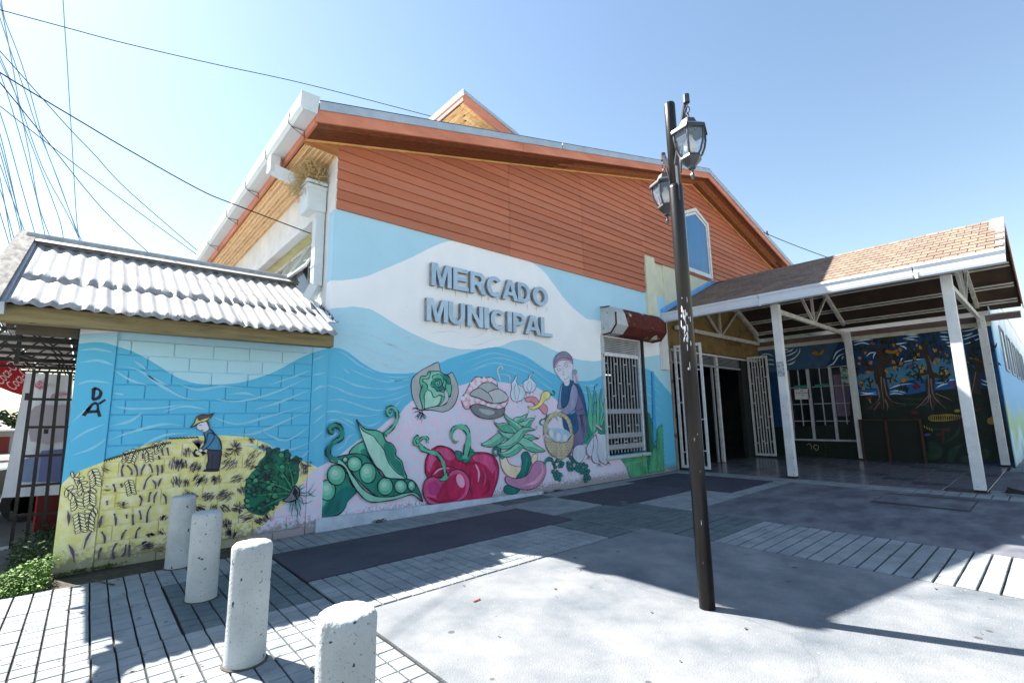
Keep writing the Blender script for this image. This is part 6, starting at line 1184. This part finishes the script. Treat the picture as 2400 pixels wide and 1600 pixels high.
k = MB(); P4 = [an('S',x,y,11.5) for x, y in ((-60,812),(0,838),(30,852),(61,874),(52,926),(30,920),(0,908),(-60,880))]; k.prism(P4, (0,.02,0), AWR); k.build('awning_cloth', RC)
for (x, y) in ((4,903),(34,916)):
    p = an('S',x,y,11.48); a = R(62); mt = Matrix(((math.cos(a),-math.sin(a),0,p.x),(0,0,-1,11.49),(math.sin(a),math.cos(a),0,p.z),(0,0,0,1))) @ Matrix(((1,.25,0,0),(0,1,0,0),(0,0,1,0),(0,0,0,1)))
    text('Coca-Cola', .16, paint('awning_white',240,215,215,.02), RC, 'awning_lettering', mt, fit=.46)
ST = empty('market_awning_frame', (0,10,2.6), label='black steel lattice awning with pale sheeting behind the block wall', cat='awning')
for i in range(8):
    y = (9.1+1.0*i) if i < 6 else (7.62+.7*(i-6)); xl = -3.4 if i < 6 else -.88; t = empty('lattice_truss', (0,y,2.5), ST); z1_, z2_ = 2.44, 2.66  # last two short trusses added under the forward shading sheets
    k = MB(); k.bar((xl,y,z1_),(2.4,y,z1_), .035, .035, BLM); k.bar((xl,y,z2_),(2.4,y,z2_), .035, .035, BLM); k.build('chord', t)
    k = MB(); x = xl
    while x < 2.3: k.bar((x,y,z1_),(x+.22,y,z2_), .02, .02, BLM); k.bar((x+.22,y,z2_),(x+.44,y,z1_), .02, .02, BLM); x += .44
    k.build('web', t)
for x in (-1.6,-.75,.1): k = MB(); k.bar((x,9.0,2.42),(x+.25,14.4,2.7), .03, .045, BLM); k.build('rafter', ST)
k = MB(); k.bar((-.775,9.08,2.3),(-.775,9.08,3.3), .045, .045, BLM); k.build('post', ST)
k = MB(); k.box((-3.2,9.2,2.72),(-.9,14.4,2.73), mat('translucent_sheet', (.75,.75,.72), (.6,.6,.58), scale=3, rough=.7, trans=.0)); k.box((-.88,6.95,2.72),(-.3,14.4,2.73), MATS['translucent_sheet']); k.box((-.28,7.02,2.72),(2.4,14.4,2.735), mat('dark_roof_sheet', (.07,.06,.06), scale=3)); k.build('roof_shade_sheeting', ST)  # right-hand sheets extended forward to cast shade on the left paving
RB_ = empty('drinks_cooler', (-.3,9.9,0), label='dark red drinks cooler standing behind the iron gate', cat='cooler'); CRD = mat('cooler_red', (.13,.006,.01), (.08,.005,.008), scale=2, rough=.4)
bx('cooler_body', (-.43,9.7,.0), (.2,10.3,1.3), CRD, RB_, .02); bx('cooler_base', (-.41,9.72,-.12), (.18,10.28,-.001), BLM, RB_); bx('edge_trim', (-.445,9.69,.0), (-.425,9.72,1.28), mat('cooler_edge', (.6,.05,.06), scale=3), RB_)
def car(x0_, y0_, paintm, label):
    C_ = empty('parked_car', (x0_+2.1,y0_+.85,-.16), label=label, cat='car'); g0 = -.16
    def P(u, z): return (x0_+u, z+g0)
    prof = [(0,.45),(.03,.75),(.2,.86),(.95,.95),(1.45,1.38),(2.9,1.42),(3.5,1.05),(4.1,.98),(4.2,.6),(4.15,.3),(3.7,.28),(3.62,.5),(3.3,.62),(3.0,.5),(2.92,.25),(1.25,.25),(1.17,.5),(.87,.62),(.55,.5),(.47,.28),(.05,.3)]
    k = MB(); k.prism([(P(u,z)[0],y0_,P(u,z)[1]) for u, z in prof], (0,1.7,0), paintm); k.build('car_body', C_)
    k = MB()
    for yy in (y0_-.006, y0_+1.7): k.prism([(P(u,z)[0],yy,P(u,z)[1]) for u, z in ((1.1,.97),(1.52,1.32),(2.1,1.35),(2.1,.98))], (0,.006,0), GLS); k.prism([(P(u,z)[0],yy,P(u,z)[1]) for u, z in ((2.16,.98),(2.16,1.35),(2.85,1.35),(3.3,1.05))], (0,.006,0), GLS)
    k.build('side_windows', C_)
    for u in (.87, 3.3):
        for yy in (y0_-.02, y0_+1.52):
            wv_ = MB(); c = Vector((x0_+u,yy,g0+.31)); n = 20; vs = []
            for (r_, dy) in ((.0,.0),(.17,.0),(.19,-.01),(.31,.0),(.32,.03),(.32,.17),(.31,.2),(0,.2)):
                for q in range(n): t = 2*math.pi*q/n; vs.append(c+Vector((r_*math.cos(t),dy,r_*math.sin(t))))
            wv_.add(vs, [(i*n+q,(i+1)*n+q,(i+1)*n+(q+1)%n,i*n+(q+1)%n) for i in range(7) for q in range(n)], mat('tyre_rubber', (.02,.02,.02), (.03,.03,.03), scale=6, rough=.8)); w2 = wv_.build('tyre', C_)
            h_ = MB(); h_.add([c+Vector((.18*math.cos(6.283*q/12),-.012,.18*math.sin(6.283*q/12))) for q in range(12)], [tuple(range(12)), tuple(range(11,-1,-1))], mat('hub_metal', (.4,.4,.42), scale=5, rough=.3, metal=.6)); h_.build('hubcap', C_)
    for yy in (y0_+.1, y0_+1.35): bx('tail_light', (x0_-.012,yy,g0+.62), (x0_+.03,yy+.22,g0+.8), mat('lamp_red', (.5,.02,.02), scale=4, rough=.2), C_)
car(-1.55, 12.1, mat('car_dark', (.03,.035,.04), scale=1, rough=.25, spec=.7), 'dark parked car whose wheel shows under the hanging banner')
car(-6.0, 17.0, mat('car_silver', (.5,.53,.55), (.45,.48,.5), scale=1, rough=.25, spec=.7), 'silver parked car across the street at the left edge')
HS = empty('roadside_house', (-9,44,0), label='small white and red house with a grey roof beyond the street', cat='house')
bx('wall', (-14,42,-.2), (-2.9,50,1.2), mat('house_wall', (.6,.58,.55), (.5,.48,.45), scale=2), HS); bx('red_panel', (-3.9,41.96,-.2), (-3.4,41.99,.8), mat('house_red', (.35,.06,.05), scale=2), HS)
k = MB(); k.prism([(-15,41.3,1.15),(-2.2,41.3,1.15),(-5,46,2.9),(-15,46,2.9)], (0,.1,.08), mat('house_roof', (.3,.29,.28), scale=2)); k.build('roof', HS)
def tree_(x, y, z0_, h_, r_, n, label, seed):
    T_ = empty('broadleaf_tree', (x,y,z0_), label=label, cat='tree', group='trees beyond the street'); rt = random.Random(seed)
    k = MB(); k.tube([(x,y,z0_),(x+.1,y,z0_+h_*.3),(x-.1,y+.1,z0_+h_*.65)], [.3,.22,.1], DKW, 8); k.build('trunk', T_)
    k = MB(); LFm = [mat('tree_leaf_a', (.05,.085,.025), (.08,.12,.035), scale=.6, rough=.7), mat('tree_leaf_b', (.035,.065,.02), (.055,.09,.03), scale=.6, rough=.7)]
    cl = [(rt.uniform(-1,1),rt.uniform(-1,1),rt.uniform(-.8,1),rt.uniform(.25,.5)) for _ in range(16)]
    for _ in range(n):
        c = rt.choice(cl); d = Vector((rt.gauss(0,1),rt.gauss(0,1),rt.gauss(0,1))).normalized()*c[3]*rt.random()**.4
        p = Vector((x+(c[0]*.7+d.x)*r_, y+(c[1]*.7+d.y)*r_, z0_+h_*.62+(c[2]*.62+d.z)*h_*.4)); a = Vector((rt.gauss(0,1),rt.gauss(0,1),rt.gauss(0,.6))).normalized()*.16; b_ = a.cross(Vector((rt.gauss(0,1),rt.gauss(0,1),rt.gauss(0,1)))).normalized()*.1
        k.add([p-a,p-b_,p+a,p+b_], [(0,1,2,3)], LFm[_%2])
    k.build('crown', T_)
tree_(-6.2, 33, -.2, 4.3, 2.9, 5000, 'bushy green tree beyond the street under the red awning', 1); tree_(-1.5, 36, -.2, 3.2, 2.2, 2500, 'lower dark tree beside the roadside house', 2)
# ================================================================ straw nest, weeds and litter
NS = MB(); rn = random.Random(8); STM = [mat('straw_a', (.5,.36,.16), (.4,.28,.12), scale=20), mat('straw_b', (.62,.48,.26), (.45,.33,.16), scale=20)]
for i in range(900):
    c = Vector((2.32+rn.gauss(0,.085), 7.34+rn.gauss(0,.13), 5.13+abs(rn.gauss(0,.13)))); a = Vector((rn.gauss(0,.7),rn.gauss(0,.9),rn.gauss(.5,.8))).normalized(); L_ = rn.uniform(.08,.26); b_ = Vector((rn.gauss(0,1),rn.gauss(0,1),rn.gauss(0,1)))*.05
    if i % 5 == 0: c += Vector((-.1,.15*rn.random(),-.08*rn.random()-.04)); a.z = -abs(a.z)
    NS.tube([c, c+a*L_*.5+b_, c+a*L_+b_*.3], .0036, STM[i%2], 3, cap=False)
NS.build('straw_nest', None, origin=(2.34,7.34,5.1), label='shaggy dry straw nest stuffed on top of the rain hopper', cat='nest')
def weeds(name, region, n, hmax, label, cols, seed, size=(.012,.024), kind='stuff'):
    rw = random.Random(seed); k = MB()
    for _ in range(n):
        x, y, hh = region(rw); z = rw.random()*hh*hmax; p = Vector((x, y, z+.005)); s_ = rw.uniform(*size)
        a = Vector((rw.gauss(0,1),rw.gauss(0,1),rw.gauss(0,.5))).normalized()*s_; b_ = a.cross(Vector((rw.gauss(0,.4),rw.gauss(0,.4),1))).normalized()*s_*.55
        k.add([p-a,p-b_,p+a,p+b_], [(0,1,2,3)], cols[_%len(cols)])
        if _ % 7 == 0: k.tube([(x,y,0),(x+rw.gauss(0,.02),y+rw.gauss(0,.02),z*.6),tuple(p)], .0014, cols[0], 3, cap=False)
    k.build(name, None, label=label, cat='plants', kind=kind)
WC = [mat('weed_a', (.09,.2,.025), (.14,.27,.04), scale=5, rough=.6), mat('weed_b', (.05,.12,.018), (.09,.18,.03), scale=5, rough=.6), mat('weed_c', (.16,.29,.05), (.11,.22,.03), scale=5, rough=.6)]
def reg1(r):
    t = r.random(); x = -.15-.62*t+r.gauss(0,.02); y = 6.62+r.gauss(0,.16)+t*.0; e = max(0,1-abs(y-6.65)/.35); return (x, max(6.34,y), (.25+.75*(1-t)**1.5)*e+.08)
weeds('weed_patch', reg1, 5600, .26, 'bright green weeds spreading at the foot of the yellow pier', WC, 3, size=(.008,.022))
WD_ = [mat('weed_shade_tint', (.03,.06,.02), (.05,.09,.03), scale=5, rough=.7)]  # shade by the gate put into a darker leaf colour
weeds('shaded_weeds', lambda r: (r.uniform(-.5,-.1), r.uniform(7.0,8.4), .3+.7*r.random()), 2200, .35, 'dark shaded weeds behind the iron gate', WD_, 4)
weeds('joint_weeds', lambda r: ((lambda q: (q[0]+r.gauss(0,.06), q[1]+r.gauss(0,.015), .7))(r.choice([(6.75,6.8),(7.15,6.8),(3.35,6.76),(.1,6.8),(-.05,6.76),(.3,6.79)]))), 700, .05, 'small dry weeds growing along the foot of the mural wall', [mat('weed_dry', (.12,.07,.05), (.08,.09,.04), scale=9), WC[1]], 5, size=(.008,.016))
k = MB(); rl = random.Random(6)
for _ in range(170):
    x, y = (rl.uniform(-.4,1.7), rl.uniform(3.5,6.4)) if _ % 3 == 0 else (rl.uniform(2,11), rl.uniform(.5,6.7)); a = rl.uniform(0,6.28); s_ = rl.uniform(.008,.022)
    k.add([(x+s_*math.cos(a+q*1.57),y+s_*math.sin(a+q*1.57)*.6,.006+.004*(q%2)) for q in range(4)], [(0,1,2,3)], mat('dry_leaf_bit', (.06,.05,.04), (.12,.09,.06), scale=9))
k.build('leaf_litter', None, label='dry leaf bits scattered over the paving', cat='litter', kind='stuff')
k = MB(); p = gnd('D',1090,1068); k.bar(p+Vector((-.03,0,.008)), p+Vector((.045,.01,.008)), .012, .006, mat('red_scrap', (.4,.06,.03), scale=9)); k.build('paper_scrap', None, origin=tuple(p), label='tiny red scrap lying on the sunny concrete', cat='litter')
k = MB(); b0 = gnd('J',2091,400)
for q in range(9): k.tube([b0+Vector((.1,-.2,.03)), b0+Vector((.0+.03*q,.2,.05+.008*q)), gnd('J',1885+q*14,358+q*6)+Vector((0,0,.01))], [.008,.006,.002], BLM, 4)
k.build('dry_branch', None, origin=tuple(b0), label='dark dry branch lying by the front canopy post', cat='branch')
k = MB(); k.tube([gnd('C',560,935,.012), gnd('C',640,952,.014), gnd('C',700,965,.01)], .007, DKW, 5); k.build('twig', None, origin=tuple(gnd('C',600,940)), label='thin twig on the paving at the foot of the block wall', cat='twig')
# ================================================================ overhead wires
ORDN = ['first','second','third','fourth','fifth','sixth','seventh','eighth','ninth','tenth','eleventh','twelfth','thirteenth','fourteenth']
WB = mat('wire_black', (.02,.02,.03), scale=4, rough=1, spec=0)
WP = mat('wire_glare_pale', (.22,.34,.5), (.16,.26,.4), scale=4, rough=1, spec=0)  # black cables far off; bright sky glare put into the colour
def wire(pts, d0, d1, r_, label, z='W', mm=None):
    n = len(pts); P3 = [atd(d0+(d1-d0)*i/(n-1), z, x, y) for i, (x, y) in enumerate(pts)]; k = MB(); Q3 = cat(P3, 5, False); k.tube(Q3, [max(r_, .00058*p.length) for p in Q3], mm or WB, 5); k.build('overhead_wire', None, origin=tuple(P3[0]), label=label, cat='wire', group='overhead wires')
wire([(-60,50),(425,180),(840,290),(1400,420),(2040,560),(2870,775)], 9, 16, .006, 'long thin wire crossing the sky above the roof corner')
wire([(-60,270),(120,470),(285,655),(470,860),(620,1015),(840,1250),(1290,1640)], 9, 14, .006, 'wire running down from upper left to the eave of the hall')
w3_ = [(-60,440),(150,570),(290,655),(550,810),(840,982),(1300,1240),(1560,1350)]
P3 = [atd(14-1.0*i, 'W', x, y) for i, (x, y) in enumerate(w3_)]+[Vector((2.44,7.6,4.45))]; k = MB(); Q3 = cat(P3, 5, False); k.tube(Q3, [.0009*p.length for p in Q3], WB, 5); k.build('overhead_wire', None, origin=tuple(P3[0]), label='thickest dark wire ending at the hall side wall under the eave', cat='wire', group='overhead wires')
wire([(-60,470),(125,695),(350,975),(560,1240),(740,1440),(1010,1690)], 8, 13, .0075, 'dark wire falling behind the corrugated roof')
wire([(-60,650),(350,970),(840,1340),(1290,1670)], 14, 18, .004, 'very thin wire between the two dark ones')
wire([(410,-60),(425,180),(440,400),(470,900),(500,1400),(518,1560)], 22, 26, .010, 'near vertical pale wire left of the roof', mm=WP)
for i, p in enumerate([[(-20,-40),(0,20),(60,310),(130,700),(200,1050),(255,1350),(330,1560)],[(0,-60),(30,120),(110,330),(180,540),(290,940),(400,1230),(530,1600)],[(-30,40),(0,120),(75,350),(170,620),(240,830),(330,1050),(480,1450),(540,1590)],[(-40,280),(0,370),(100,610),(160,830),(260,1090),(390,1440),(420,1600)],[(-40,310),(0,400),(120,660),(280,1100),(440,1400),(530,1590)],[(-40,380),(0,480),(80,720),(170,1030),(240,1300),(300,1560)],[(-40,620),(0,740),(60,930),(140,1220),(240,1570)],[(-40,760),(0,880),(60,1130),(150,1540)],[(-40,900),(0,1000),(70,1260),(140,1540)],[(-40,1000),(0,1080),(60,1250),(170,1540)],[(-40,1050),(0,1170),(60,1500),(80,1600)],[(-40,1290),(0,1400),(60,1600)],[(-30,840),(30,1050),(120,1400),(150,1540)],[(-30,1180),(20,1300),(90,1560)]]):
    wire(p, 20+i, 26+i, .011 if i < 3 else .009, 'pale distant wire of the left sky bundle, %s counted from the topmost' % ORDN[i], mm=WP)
for i, p in enumerate([[(-40,80),(40,260),(140,430)],[(-40,0),(90,230),(200,440)],[(20,60),(110,210),(250,400)],[(-60,180),(60,380),(120,430)],[(60,90),(150,180),(235,330)]]): wire(p, 16+i, 20+i, .02, 'cable in the small sky gap under the beam, %s from the left' % ORDN[i], 'a')
wire([(1790,545),(1850,570),(1950,607),(2050,640)], 16, 19, .006, 'thin wire leaving the hall rake towards the canopy roof', 'S')
k = MB(); a = Vector(atd(14.5,'S',1798,548)); k.tube([a+Vector((0,0,.08)),a,a+Vector((.1,0,.0))], .02, BLM, 5); k.build('wire_bracket', MBd)
for o in bpy.data.objects:
    if '_w' in o: del o['_w']
